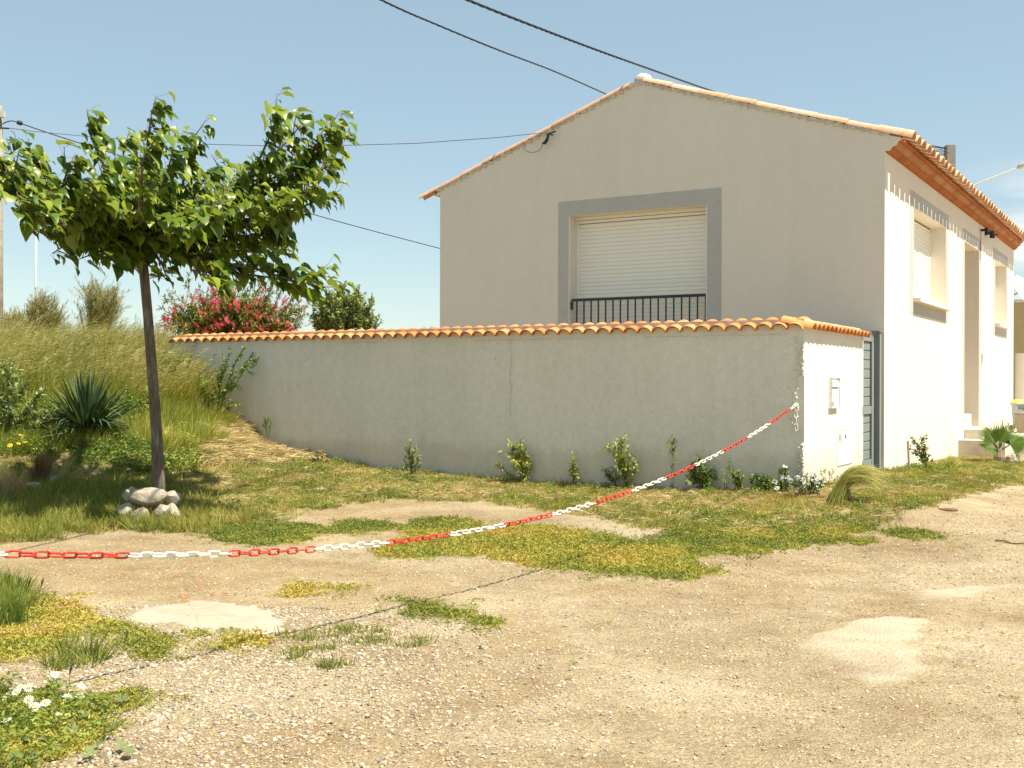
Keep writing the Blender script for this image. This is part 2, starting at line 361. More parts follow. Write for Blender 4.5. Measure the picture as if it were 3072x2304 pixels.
M['bin_grey'] = mat('bin_plastic', (.30, .33, .36), .45, .4)
M['bin_yellow'] = mat('bin_lid', (.85, .72, .03), .45, .4)
M['planter'] = mat('planter_concrete', rough=.85, build=dirt_var((.34, .29, .23), .15, 4))

# ================================================================== SETTING: ground
Z = {}
Z['verge'] = poly([(-60, 1120), (0, 1175), (130, 1160), (185, 1146), (330, 1148), (480, 1150), (560, 1132), (640, 1108), (720, 1092), (860, 1078), (1050, 1084), (1190, 1104), (1290, 1116),
                   (1400, 1142), (1500, 1150), (1700, 1160), (1880, 1148), (1950, 1112), (2040, 1078), (2120, 1055), (2230, 1038), (2260, 1015), (2120, 985), (1900, 1000), (1872, 1006), (1745, 1036), (1600, 1044), (1400, 1036), (1130, 1030), (880, 1014), (760, 992), (640, 975), (300, 960), (-60, 930)])
Z['mat_main'] = poly([(800, 1195), (900, 1165), (1000, 1150), (1120, 1135), (1200, 1138), (1290, 1160), (1400, 1172), (1480, 1150), (1600, 1140), (1700, 1140), (1870, 1135), (1890, 1152), (1780, 1168), (1690, 1188), (1600, 1200), (1500, 1206), (1480, 1222), (1540, 1228), (1535, 1246), (1330, 1246), (1180, 1226), (1090, 1214), (1070, 1196), (930, 1202), (860, 1205)])
Z['mat_a'] = poly([(440, 1150), (600, 1128), (690, 1142), (700, 1152), (650, 1172), (560, 1178), (490, 1172)])
Z['mat_b'] = poly([(700, 1138), (760, 1126), (840, 1130), (846, 1143), (770, 1154), (712, 1150)])
Z['mat_c'] = poly([(862, 1138), (930, 1122), (1010, 1126), (1040, 1150), (960, 1165), (880, 1150)])
Z['mat_d'] = poly([(1828, 1168), (1860, 1163), (1892, 1170), (1868, 1178)])
Z['mat_e'] = poly([(1910, 1150), (1970, 1144), (2042, 1158), (2035, 1168), (1950, 1164)])
Z['mat_f'] = poly([(598, 1270), (650, 1262), (685, 1268), (680, 1282), (610, 1290)])
Z['mat_g'] = poly([(698, 1270), (740, 1264), (754, 1276), (725, 1284)])
Z['mat_h'] = poly([(866, 1316), (910, 1304), (1005, 1322), (1000, 1334), (900, 1334)])
Z['mat_i'] = poly([(1008, 1338), (1060, 1332), (1082, 1350), (1050, 1358)])
Z['mat_j'] = poly([(440, 1372), (500, 1362), (555, 1380), (590, 1400), (470, 1402)])
Z['mat_k'] = poly([(-20, 1280), (50, 1290), (120, 1296), (180, 1322), (190, 1345), (250, 1352), (330, 1370), (372, 1392), (350, 1428), (270, 1412), (220, 1385), (150, 1378), (120, 1405), (-20, 1440)])
Z['mat_l'] = poly([(205, 1508), (260, 1494), (325, 1508), (315, 1540), (215, 1540)])
Z['mat_m'] = poly([(-40, 1500), (60, 1492), (160, 1512), (235, 1532), (240, 1580), (190, 1615), (110, 1650), (-40, 1700)])
Z['mat_n'] = poly([(850, 1296), (890, 1292), (900, 1303), (862, 1306)])
Z['gr_a'] = poly([(635, 1368), (700, 1350), (800, 1352), (880, 1370), (930, 1382), (900, 1400), (800, 1402), (700, 1412), (600, 1400)])
Z['gr_b'] = poly([(605, 1412), (650, 1404), (665, 1416), (620, 1426)])
Z['gr_c'] = poly([(660, 1436), (720, 1424), (745, 1436), (700, 1448)])
Z['gr_d'] = poly([(90, 1430), (130, 1402), (200, 1400), (225, 1425), (190, 1448), (110, 1450)])
Z['gr_e'] = poly([(-30, 1250), (40, 1262), (75, 1290), (60, 1330), (20, 1356), (-30, 1370)])
Z['gr_f'] = poly([(120, 1560), (200, 1530), (238, 1550), (225, 1590), (150, 1600)])
Z['cement'] = poly([(255, 1335), (330, 1312), (420, 1300), (520, 1305), (570, 1322), (600, 1340), (632, 1352), (620, 1366), (560, 1374), (480, 1372), (420, 1352), (330, 1345)])
Z['pale_a'] = poly([(1760, 1372), (1830, 1345), (1960, 1336), (2012, 1350), (1985, 1372), (1960, 1392), (1990, 1430), (2008, 1452), (1970, 1474), (1880, 1482), (1800, 1440), (1700, 1420)])
Z['pale_b'] = poly([(1940, 1290), (2000, 1280), (2130, 1265), (2190, 1262), (2120, 1282), (2105, 1293), (2000, 1291)])
Z['brown_a'] = poly([(0, 1215), (300, 1190), (900, 1225), (1000, 1290), (700, 1330), (300, 1300), (60, 1290)])
Z['bare'] = poly([(640, 1110), (860, 1082), (1050, 1088), (1190, 1106), (1300, 1125), (1420, 1150), (1380, 1168), (1290, 1158), (1200, 1136), (1100, 1134), (900, 1120), (700, 1126)])

def warp(n, a, s, lo, hi):
    u0, u1 = np.arcsinh(lo / a), np.arcsinh(hi / a); return a * np.sinh(np.linspace(u0, u1, n)) + s
gx = warp(470, 4.5, 0, -160, 160); gy = warp(470, 5.0, 6.5, -26, 330)
GX, GY = np.meshgrid(gx, gy); fx, fy = GX.ravel(), GY.ravel()
jx = fx + (fbm(fx * 3, fy * 3, 21) - .5) * .5; jy = fy + (fbm(fx * 3, fy * 3, 25) - .5) * .5
H = hgt(fx, fy)
def zone(name, jit=1): return inside(Z[name], fx + (jx - fx) * jit, fy + (jy - fy) * jit).astype(float)
soil = zone('verge'); mound = np.clip((H + .02) / .25, 0, 1) * (fx < -2.5) * (fy > 10); soil = np.maximum(soil, mound)
soil = np.maximum(soil, np.clip((fy - 24) / 3, 0, 1) * (fx < 2)) * (1 - zone('bare'))
pale = zone('pale_a', .35); paleb = zone('pale_b', .35)
pa = Z['pale_a']; fade = np.clip((fx - pa[:, 0].min()) / (np.ptp(pa[:, 0]) * .7) + (fbm(fx * 4, fy * 4, 77) - .5) * 1.6, 0, 1); pale = pale * fade; paleb = paleb * np.clip((fbm(fx * 3, fy * 3, 78)) * 1.8 - .3, 0, 1)
H = H + .014 * pale + .012 * paleb
mats_m = np.zeros(len(fx))
for k in Z:
    if k.startswith('mat_'): mats_m = np.maximum(mats_m, zone(k, 1.0) * np.clip(fbm(fx * 7, fy * 7, 47) * 2.2 - .35, 0, 1))
def grid_mesh(name, nx, ny, X, Y, Hh, attrs):
    me = bpy.data.meshes.new(name); nv = nx * ny
    me.vertices.add(nv); co = np.empty((nv, 3), np.float32); co[:, 0] = X; co[:, 1] = Y; co[:, 2] = Hh; me.vertices.foreach_set('co', co.ravel())
    i = (np.arange(ny - 1)[:, None] * nx + np.arange(nx - 1)[None]).ravel()
    q = np.stack([i, i + 1, i + 1 + nx, i + nx], 1).astype(np.int32); nf = len(q)
    me.loops.add(nf * 4); me.loops.foreach_set('vertex_index', q.ravel()); me.polygons.add(nf)
    me.polygons.foreach_set('loop_start', np.arange(nf, dtype=np.int32) * 4); me.polygons.foreach_set('use_smooth', np.ones(nf, bool))
    me.update(calc_edges=True)
    for k, v in attrs.items():
        a = me.attributes.new(k, 'FLOAT', 'POINT'); a.data.foreach_set('value', v.astype(np.float32))
    return me
def ground_build(m, t, b):
    g = N(t); v = g.coord()
    big = g.noise(v, .45, 5, .6); mid = g.noise(v, 2.6, 5, .65); fine = g.noise(v, 22, 5, .75)
    base = g.ramp(big, [(.36, (.295, .23, .147)), (.5, (.36, .297, .20)), (.62, (.425, .362, .26))])
    base = g.mix(.55, base, g.ramp(mid, [(.3, (.66, .58, .46)), (.58, (1.1, 1.08, 1.04))]), 'MULTIPLY')
    st = g.vor(v, 52); gs = g.ramp(st, [(.0, (.62, .58, .55)), (.4, (.9, .88, .84)), (.75, (1.1, 1.08, 1.02)), (1, (1.35, 1.32, 1.28))])
    base = g.mix(.6, base, gs, 'MULTIPLY')
    st2 = g.vor(v, 125); base = g.mix(.6, base, g.ramp(st2, [(.15, (.6, .55, .48)), (.6, (1, 1, 1)), (.95, (1.3, 1.28, 1.2))]), 'MULTIPLY')
    base = g.mix(.35, base, g.ramp(fine, [(.3, (.6, .56, .5)), (.6, (1.1, 1.1, 1.1))]), 'MULTIPLY')
    brown = g.attr('brown').outputs['Fac']; base = g.mix(g.math('MULTIPLY', brown, .55), base, g.mix(1, base, (.86, .76, .58), 'MULTIPLY'))
    pl = g.attr('pale').outputs['Fac']
    palec = g.ramp(g.noise(v, 30, 4, .7), [(.3, (.42, .36, .27)), (.55, (.50, .44, .34)), (.8, (.56, .50, .41))])
    base = g.mix(g.math('MULTIPLY', pl, .75), base, palec)
    sc = g.ramp(g.noise(v, 7, 6, .7), [(.3, (.22, .155, .07)), (.5, (.34, .25, .12)), (.7, (.42, .32, .165))])
    sg = g.ramp(g.noise(v, 2.2, 5, .7), [(.42, (0, 0, 0)), (.58, (1, 1, 1))]); sc = g.mix(g.math('MULTIPLY', sg, .5), sc, (.20, .19, .045))
    so = g.attr('soil').outputs['Fac']; base = g.mix(g.math('MULTIPLY', so, .9), base, sc)
    mt = g.attr('matted').outputs['Fac']; base = g.mix(g.math('MULTIPLY', mt, .7), base, (.22, .20, .06))
    g.to(base, b.inputs['Base Color'])
    hh = g.math('ADD', g.math('MULTIPLY', g.vor(v, 52, 'Distance'), -.9), g.math('MULTIPLY', g.noise(v, 60, 5, .75), 1.2))
    hh = g.math('ADD', hh, g.math('MULTIPLY', g.vor(v, 125, 'Distance'), -.5))
    g.bump(b, hh, .85, .012)
M['ground'] = mat('gravel_ground', rough=.95, spec=.12, build=ground_build)
brown = np.clip(zone('brown_a', 1) * .9 + (fbm(fx * .5, fy * .5, 33) > .58) * .6, 0, 1)
gm = grid_mesh('ground', 470, 470, fx, fy, H, dict(soil=soil, pale=np.clip(pale + paleb, 0, 1), brown=brown, matted=mats_m))
gm.materials.append(M['ground']); ground = link('ground', gm); props(ground, 'pale gravelly ground of the yard rising to a weedy mound on the left', None, None, 'structure')

# cement patch: thin cracked sheet
def ground_sheet(name, P, thick, m, kind='structure', label=None, step=.045):
    x0, y0 = P.min(0) - .1; x1, y1 = P.max(0) + .1
    nx, ny = int((x1 - x0) / step) + 2, int((y1 - y0) / step) + 2
    X, Y = np.meshgrid(np.linspace(x0, x1, nx), np.linspace(y0, y1, ny)); X, Y = X.ravel(), Y.ravel()
    ins = inside(P, X + (fbm(X * 6, Y * 6, 3) - .5) * .25, Y + (fbm(X * 6, Y * 6, 8) - .5) * .25)
    # soften edge: height falls under the ground outside
    hh = hgt(X, Y) + np.where(ins, thick, -.03)
    me = grid_mesh(name, nx, ny, X, Y, hh, {}); me.materials.append(m)
    o = link(name, me); props(o, label, None, None, kind); return o
def cement_build(m, t, b):
    g = N(t); v = g.coord(); c = g.ramp(g.noise(v, 5, 6, .65), [(.3, (.30, .26, .19)), (.6, (.37, .33, .25))])
    x = g.n('ShaderNodeTexVoronoi', feature='DISTANCE_TO_EDGE'); x.inputs['Scale'].default_value = 2.3
    nn = g.n('ShaderNodeTexNoise'); nn.inputs['Scale'].default_value = 4; g.to(v, nn.inputs['Vector']); mv = g.mix(.18, v, nn.outputs[1]); g.to(mv, x.inputs['Vector'])
    cr_ = g.ramp(x.outputs[0], [(.0, (.6, .54, .44)), (.014, (1, 1, 1))]); c = g.mix(.5, c, cr_, 'MULTIPLY'); g.to(c, b.inputs['Base Color'])
    g.bump(b, g.noise(v, 45, 4, .6), .4, .004)
M['cement'] = mat('cement_slab', rough=.9, spec=.15, build=cement_build)
ground_sheet('cement_patch', Z['cement'], .008, M['cement'], 'structure', 'pale cracked cement patch in the gravel at lower left')

# ================================================================== scatter through geometry nodes
def scatter(name, P, rot, scl, tint, idx, protos, label, cat, group=None, parent=None):
    """points -> instances of small plant / stone shapes, one object of kind stuff"""
    n = len(P); me = bpy.data.meshes.new(name); me.vertices.add(n); me.vertices.foreach_set('co', np.asarray(P, np.float32).ravel())
    for k, ty, v in (('rot', 'FLOAT_VECTOR', rot), ('scl', 'FLOAT_VECTOR', scl), ('tint', 'FLOAT', tint), ('idx', 'INT', idx)):
        a = me.attributes.new(k, ty, 'POINT')
        if ty == 'FLOAT_VECTOR': a.data.foreach_set('vector', np.asarray(v, np.float32).ravel())
        elif ty == 'INT': a.data.foreach_set('value', np.asarray(v, np.int32))
        else: a.data.foreach_set('value', np.asarray(v, np.float32))
    o = link(name, me, parent); props(o, label, cat, group, 'stuff')
    c = bpy.data.collections.new(name + '_shapes')
    for i, (pm) in enumerate(protos): c.objects.link(bpy.data.objects.new('%s_shape_%02d' % (name, i), pm))
    ng = bpy.data.node_groups.new(name, 'GeometryNodeTree')
    ng.interface.new_socket('Geometry', in_out='INPUT', socket_type='NodeSocketGeometry'); ng.interface.new_socket('Geometry', in_out='OUTPUT', socket_type='NodeSocketGeometry')
    gi, go = ng.nodes.new('NodeGroupInput'), ng.nodes.new('NodeGroupOutput')
    ip = ng.nodes.new('GeometryNodeInstanceOnPoints'); ci = ng.nodes.new('GeometryNodeCollectionInfo'); ci.inputs[0].default_value = c
    ci.inputs['Separate Children'].default_value = True; ci.inputs['Reset Children'].default_value = True; ip.inputs['Pick Instance'].default_value = True
    def na(nm, ty):
        q = ng.nodes.new('GeometryNodeInputNamedAttribute'); q.data_type = ty; q.inputs['Name'].default_value = nm; return q.outputs[0]
    er = ng.nodes.new('FunctionNodeEulerToRotation'); l = ng.links.new
    l(gi.outputs[0], ip.inputs['Points']); l(ci.outputs[0], ip.inputs['Instance']); l(na('rot', 'FLOAT_VECTOR'), er.inputs[0]); l(er.outputs[0], ip.inputs['Rotation'])
    l(na('scl', 'FLOAT_VECTOR'), ip.inputs['Scale']); l(na('idx', 'INT'), ip.inputs['Instance Index']); l(ip.outputs[0], go.inputs[0])
    md = o.modifiers.new('scatter', 'NODES'); md.node_group = ng; return o
def sample(P, dens, jit=.12):
    x0, y0 = P.min(0) - .1; x1, y1 = P.max(0) + .1; n = int((x1 - x0) * (y1 - y0) * dens)
    x = npr.uniform(x0, x1, n); y = npr.uniform(y0, y1, n)
    k = inside(P, x + (fbm(x * 5, y * 5, 41) - .5) * jit * 4, y + (fbm(x * 5, y * 5, 44) - .5) * jit * 4); return x[k], y[k]
def off_wall(x, y):
    """keep plants out of the garden wall, the house and the steps"""
    s = (x - W0[0]) * R[0] + (y - W0[1]) * R[1]; w = (x - W0[0]) * L[0] + (y - W0[1]) * L[1]
    bad = (s > -.04) & (w > -.04) & (w < 11.3)
    s2 = (x - HC[0]) * R[0] + (y - HC[1]) * R[1]; w2 = (x - HC[0]) * L[0] + (y - HC[1]) * L[1]
    return ~(bad | ((s2 > -.1) & (w2 > -.04) & (w2 < 8.5)) | ((s2 > 6.6) & (w2 > -.95) & (s2 < 12)))
def simple_scatter(name, x, y, protos, s0, s1, tint, label, cat, tilt=.15, zoff=0, parent=None, group=None, rot=None, cull=True, sm=None):
    k = off_wall(x, y) if cull else np.ones(len(x), bool)
    x, y = x[k], y[k]; tint = np.broadcast_to(tint, len(k))[k] if np.ndim(tint) else np.full(len(x), tint)
    z = hgt(x, y) + zoff; n = len(x); rt = np.stack([npr.normal(0, tilt, n), npr.normal(0, tilt, n), npr.uniform(0, 6.28, n) if rot is None else npr.normal(rot, .5, n)], 1)
    s = npr.uniform(s0, s1, n) * (1 if sm is None else sm(x, y)); sc = np.stack([s, s, s * npr.uniform(.8, 1.2, n)], 1)
    return scatter(name, np.stack([x, y, z], 1), rt, sc, np.clip(tint, 0, 1), npr.integers(0, len(protos), n), protos, label, cat, group, parent)

def blade(mb, base, d, length, width, bend, n=3, mi=0, droop=0, roll=None):
    """ribbon blade of triangles: leaves base along direction d, bending towards bend vector"""
    d = Vector(d).normalized(); bend = Vector(bend); p = Vector(base); side = d.cross(Vector((rnd.uniform(-1, 1), rnd.uniform(-1, 1), .2))).normalized() if roll is None else Vector(roll)
    vs = []; st = length / n
    for i in range(n):
        w = width * (1 - (i / n) ** 1.6) * .5; vs += [p - side * w, p + side * w]
        d = (d + bend * (1.0 / n)).normalized(); p = p + d * st
    vs.append(p); fs = [(2 * i, 2 * i + 1, 2 * i + 3, 2 * i + 2) for i in range(n - 1)] + [(2 * n - 2, 2 * n - 1, 2 * n)]
    mb.add(vs, fs, mi); return p, d
def proto_mesh(mb, name, mats):
    me = bpy.data.meshes.new(name); me.from_pydata(mb.v, [], mb.f)
    for m in mats: me.materials.append(m)
    if any(mb.m): me.polygons.foreach_set('material_index', mb.m)
    me.update(); return me
def tuft(name, nb, r, l0, l1, w, spread, mats, wind=0, n=3, bend=.5, heads=0, hl=.15):
    mb = MB()
    for i in range(nb):
        a = rnd.uniform(0, 6.28); q = r * math.sqrt(rnd.random()); d = Vector((math.cos(a) * spread * rnd.random() + wind * .25, math.sin(a) * spread * rnd.random(), 1))
        e, dd = blade(mb, (q * math.cos(a), q * math.sin(a), -.01), d, rnd.uniform(l0, l1), w * rnd.uniform(.7, 1.3), (math.cos(a) * bend * rnd.random() + wind, math.sin(a) * bend * rnd.random(), -.2 * rnd.random()), n)
        if i < heads:
            for k in range(7):
                b0 = e - dd * hl * k / 9
                blade(mb, b0, dd + Vector((wind + rnd.uniform(-.5, .5), rnd.uniform(-.5, .5), rnd.uniform(-.3, .4))), hl * rnd.uniform(.4, .8), w * .9, (wind, 0, -.5), 2, len(mats) - 1)
    return proto_mesh(mb, name, mats)
lawn_p = [tuft('lawn_tuft', 16, .055, .03, .075, .006, .7, [M['lawn']]) for _ in range(5)]
mat_p = []
for _ in range(5):
    mb = MB()
    for i in range(34):
        a = rnd.uniform(0, 6.28); q = .06 * math.sqrt(rnd.random()); e = rnd.uniform(-.2, .9)
        blade(mb, (q * math.cos(a), q * math.sin(a), rnd.uniform(0, .022)), (math.cos(a * 3), math.sin(a * 3), e), rnd.uniform(.012, .028), .007, (0, 0, .2), 2)
    mat_p.append(proto_mesh(mb, 'mat_tuft', [M['mat_leaf']]))
weed_p = []
for _ in range(6):
    mb = MB()
    for i in range(38):
        a = rnd.uniform(0, 6.28); q = .11 * math.sqrt(rnd.random()); h = rnd.uniform(.0, .16)
        blade(mb, (q * math.cos(a), q * math.sin(a), h), (math.cos(a * 3), math.sin(a * 3), rnd.uniform(-.1, .9)), rnd.uniform(.03, .06), .022, (0, 0, -.5), 2)
    for i in range(7):
        a = rnd.uniform(0, 6.28); blade(mb, (0, 0, 0), (math.cos(a) * .6, math.sin(a) * .6, 1), .18, .005, (0, 0, 0), 2)
    weed_p.append(proto_mesh(mb, 'weed_clump', [M['weed']]))
long_p = [tuft('long_grass_tuft', 14, .06, .12, .26, .009, .7, [M['lawn']], wind=.15, n=4, bend=.8) for _ in range(5)]
tall_p = [tuft('tall_grass_tuft', 20, .10, .42, .85, .007, .35, [M['tall'], M['awn']], wind=.5, n=6, bend=.5, heads=4, hl=.15) for _ in range(6)]
midg_p = [tuft('rank_grass_tuft', 22, .10, .22, .5, .008, .5, [M['tall']], wind=.35, n=5, bend=.6) for _ in range(5)]
straw_p = []
for _ in range(5):
    mb = MB()
    for i in range(16):
        a = rnd.gauss(.5, .7); blade(mb, (rnd.uniform(-.1, .1), rnd.uniform(-.1, .1), rnd.uniform(0, .05)), (math.cos(a), math.sin(a), rnd.uniform(-.05, .35)), rnd.uniform(.12, .3), .007, (0, 0, -.35), 3)
    straw_p.append(proto_mesh(mb, 'straw_wisp', [M['straw']]))

# --- lawn verge
x, y = sample(Z['verge'], 620); k = ~inside(Z['bare'], x, y) | (npr.random(len(x)) < .05)
k &= (vnoise(x * 2.4, y * 2.4, 51) + vnoise(x * 9, y * 9, 52) * .5 > .50) | (npr.random(len(x)) < .18); x, y = x[k], y[k]
t_ = .37 + (fbm(x * 1.3, y * 1.3, 61) - .5) * 1.5 + npr.normal(0, .16, len(x)) + np.clip((y - 13.5) * .03, 0, .2)
x = x + npr.normal(0, .05, len(x)); y = y + npr.normal(0, .08, len(x)); simple_scatter('verge_grass', x, y, lawn_p, .6, 1.15, t_, 'short mixed green and straw grass of the verge below the garden wall', 'grass')
x, y = sample(Z['verge'], 60); k = (fbm(x * 1.7, y * 1.7, 71) > .5) & (~inside(Z['bare'], x, y)); x, y = x[k], y[k]
simple_scatter('verge_weeds', x, y, weed_p, .3, .6, npr.random(len(x)), 'low leafy weeds growing among the verge grass', 'weeds')
x, y = sample(Z['verge'], 150); k = (fbm(x * 1.9, y * 1.9, 75) > .47) & (~inside(Z['bare'], x, y)); x, y = x[k], y[k]
simple_scatter('dry_verge_straw', x, y, straw_p, .35, .7, npr.random(len(x)), 'dry cut straw lying in the verge grass', 'straw')
# straw, soil litter and rank tufts gathered along the foot of the wall
n_ = 900; w_ = npr.uniform(-.1, 10.2, n_); s_ = -np.abs(npr.normal(.06, .12, n_)) - .05; x, y = W0[0] + L[0] * w_ + R[0] * s_, W0[1] + L[1] * w_ + R[1] * s_
simple_scatter('wall_foot_straw', x, y, straw_p, .3, .65, npr.random(n_) * .8, 'dry litter gathered along the foot of the garden wall', 'straw')
n_ = 700; w_ = npr.uniform(-.1, 9.6, n_); s_ = -np.abs(npr.normal(.03, .10, n_)) - .05; x, y = W0[0] + L[0] * w_ + R[0] * s_, W0[1] + L[1] * w_ + R[1] * s_; k = vnoise(w_ * 2.1, s_ * 0, 161) > .42; x, y = x[k], y[k]
simple_scatter('wall_foot_grass', x, y, long_p, .25, .75, .45 + npr.normal(0, .2, len(x)), 'uneven grass growing against the foot of the garden wall', 'grass')
# --- longer grass around the tree
P = poly([(-60, 1060), (0, 1050), (250, 1050), (420, 1070), (470, 1110), (560, 1120), (500, 1150), (330, 1150), (185, 1148), (130, 1165), (0, 1180), (-60, 1190)])
x, y = sample(P, 330, .2); t_ = .38 + (fbm(x * 1.3, y * 1.3, 63) - .5) * .7 + npr.normal(0, .1, len(x))
simple_scatter('tree_foot_grass', x, y, long_p, .4, .95, t_, 'longer green grass around the foot of the mulberry tree', 'grass')
# --- mats
xs, ys, ts = [], [], []
yl = dict(mat_main=.5, mat_a=.3, mat_b=.25, mat_c=.32, mat_j=.68, mat_k=.62, mat_l=.5, mat_m=.45, mat_h=.35, mat_i=.3)
for kk in Z:
    if not kk.startswith('mat_'): continue
    x, y = sample(Z[kk], 1250, .07 if kk != 'mat_main' else .17)
    q = vnoise(x * 6, y * 6, 81) * .6 + vnoise(x * 17, y * 17, 82) * .4 > {'mat_k': .40, 'mat_f': .42, 'mat_g': .4, 'mat_m': .28, 'mat_main': .27, 'mat_n': .42}.get(kk, .33); x, y = x[q], y[q]
    far_ = npr.random(len(x)) < .22; x = x + npr.normal(0, 1, len(x)) * np.where(far_, .11, .02); y = y + npr.normal(0, 1, len(x)) * np.where(far_, .16, .03)
    xs.append(x); ys.append(y); ts.append(yl.get(kk, .4) + (fbm(x * 1.6, y * 1.6, 83) - .5) * 1.9 + npr.normal(0, .07, len(x)))
x, y, t_ = map(np.concatenate, (xs, ys, ts))
simple_scatter('ground_cover', x, y, mat_p, .5, 1.35, t_, 'low yellow green mats of creeping ground cover on the gravel', 'ground cover')
xs, ys = [], []
x, y = sample(Z['mat_main'], 70, .3); xs.append(x); ys.append(y)
for kk, d in (('gr_a', 260), ('gr_b', 420), ('gr_c', 420), ('gr_d', 420), ('gr_f', 300), ('mat_main', 25), ('mat_a', 80), ('mat_c', 60)):
    x, y = sample(Z[kk], d, .06)
    if kk in ('gr_a', 'gr_f'): q = vnoise(x * 7, y * 7, 85) > .4; x, y = x[q], y[q]
    xs.append(x); ys.append(y)
x, y = np.concatenate(xs), np.concatenate(ys)
simple_scatter('gravel_grass', x, y, lawn_p, .7, 1.2, .25 + npr.normal(0, .12, len(x)), 'small green grass patches growing through the gravel', 'grass')
x, y = sample(Z['gr_e'], 330, .05); x2, y2 = sample(Z['gr_d'], 130, .02); x, y = np.r_[x, x2], np.r_[y, y2]
simple_scatter('edge_grass', x, y, long_p, .5, .95, .2 + npr.normal(0, .1, len(x)), 'green grass clumps at the lower left edge of the yard', 'grass')
x, y = sample(Z['mat_m'], 150, .05)
simple_scatter('corner_weeds', x, y, weed_p, .3, .6, .45 + npr.normal(0, .25, len(x)), 'leafy low weeds in the lower left corner', 'weeds')
n_ = 900; x, y = npr.uniform(-3.2, 5.5, n_), npr.uniform(4.2, 12.6, n_); k = (fbm(x * .7, y * .7, 171) + np.clip((y - 9.5) * .06, -.1, .15) > .56); x, y = x[k], y[k]
simple_scatter('gravel_seedlings', x, y, mat_p + lawn_p[:2], .25, .7, npr.random(len(x)), 'tiny stray seedlings dotted over the gravel', 'weeds')
# --- mound
def mzone(n, x0, x1, y0, y1):
    return npr.uniform(x0, x1, n), npr.uniform(y0, y1, n)
def behind_left(x, y):   # on the mound, left of the garden wall's end or in front of it
    s = (x - W0[0]) * R[0] + (y - W0[1]) * R[1]; w = (x - W0[0]) * L[0] + (y - W0[1]) * L[1]
    return (s < -.1) | (w > 11.35)
x, y = mzone(9000, -16, -4.4, 17.3, 27); h = hgt(x, y); k = behind_left(x, y) & (h > .72 + .3 * fbm(x, y, 141)) & (x + (y - 18) * .45 < -4.7); x, y = x[k], y[k]
simple_scatter('tall_wind_grass', x, y, tall_p, .5, 1.25, .36 + (fbm(x * .8, y * .8, 91) - .5) * .9 + npr.normal(0, .14, len(x)), 'tall golden grass with seed heads bent by the wind on top of the mound', 'tall grass', rot=0.0, tilt=.14, sm=lambda x, y: .62 + .75 * fbm(x * .7, y * .7, 143))
n_ = 330; w_ = npr.uniform(9.7, 13, n_); s_ = npr.uniform(-1.9, -.3, n_); k = w_ + s_ * .5 > 9.6; w_, s_ = w_[k], s_[k]; x, y = W0[0] + L[0] * w_ + R[0] * s_, W0[1] + L[1] * w_ + R[1] * s_
simple_scatter('wall_end_grass', x, y, tall_p, .75, 1.2, .36 + npr.normal(0, .18, len(x)), 'tall feathery grass leaning over the left end of the garden wall', 'tall grass', rot=0.0, tilt=.14)
x, y = mzone(9500, -14, -3.9, 14.6, 20.5); h = hgt(x, y); k = behind_left(x, y) & (h > .3) & (fbm(x * .9, y * .9, 93) > .3) & (x + (y - 15) * .25 + (fbm(x * 1.5, y * 1.5, 151) - .5) * 2.2 < -4.25); x, y = x[k], y[k]
simple_scatter('mound_grass', x, y, midg_p, .5, .95, .28 + (fbm(x * .9, y * .9, 95) - .5) * .8 + npr.normal(0, .12, len(x)), 'rank green grass on the slope of the mound', 'grass', rot=0.0, tilt=.12)
x, y = mzone(9000, -14, -4.2, 14.0, 19.5); h = hgt(x, y); k = behind_left(x, y) & (h > .08) & (fbm(x * 1.1, y * 1.1, 97) > .52) & (x + (y - 14) * .3 < -3.9); x, y = x[k], y[k]
simple_scatter('mound_weeds', x, y, weed_p, .5, 1.15, .45 + (fbm(x * 1.5, y * 1.5, 99) - .5) * 1.2 + npr.normal(0, .2, len(x)), 'leafy green weeds covering the slope of the mound', 'weeds')
P = poly([(420, 1000), (430, 955), (470, 900), (500, 905), (560, 945), (620, 975), (690, 985), (690, 992), (600, 1000), (480, 1005)])
x, y = sample(P, 260, .25); simple_scatter('straw_litter', x, y, straw_p, .7, 1.3, npr.random(len(x)), 'heap of dry cut straw on the slope beside the garden wall', 'straw')
P = poly([(150, 1050), (260, 1000), (330, 985), (420, 1000), (640, 1000), (700, 1020), (640, 1060), (420, 1060), (300, 1060)])
x, y = sample(P, 60, .2); simple_scatter('dry_slope_straw', x, y, straw_p, .4, .9, npr.random(len(x)) * .6, 'dry straw scattered over the foot of the mound', 'straw')
P = poly([(300, 1060), (250, 1010), (330, 960), (420, 940), (520, 960), (640, 985), (760, 1000), (700, 1050), (420, 1065)])
x, y = sample(P, 300, .3); k = vnoise(x * 3, y * 3, 131) > .35; x, y = x[k], y[k]
simple_scatter('slope_grass', x, y, lawn_p, .9, 1.9, .45 + (fbm(x * 1.5, y * 1.5, 133) - .5) * 1.4 + npr.normal(0, .15, len(x)), 'mixed green and dry grass on the foot of the slope', 'grass')
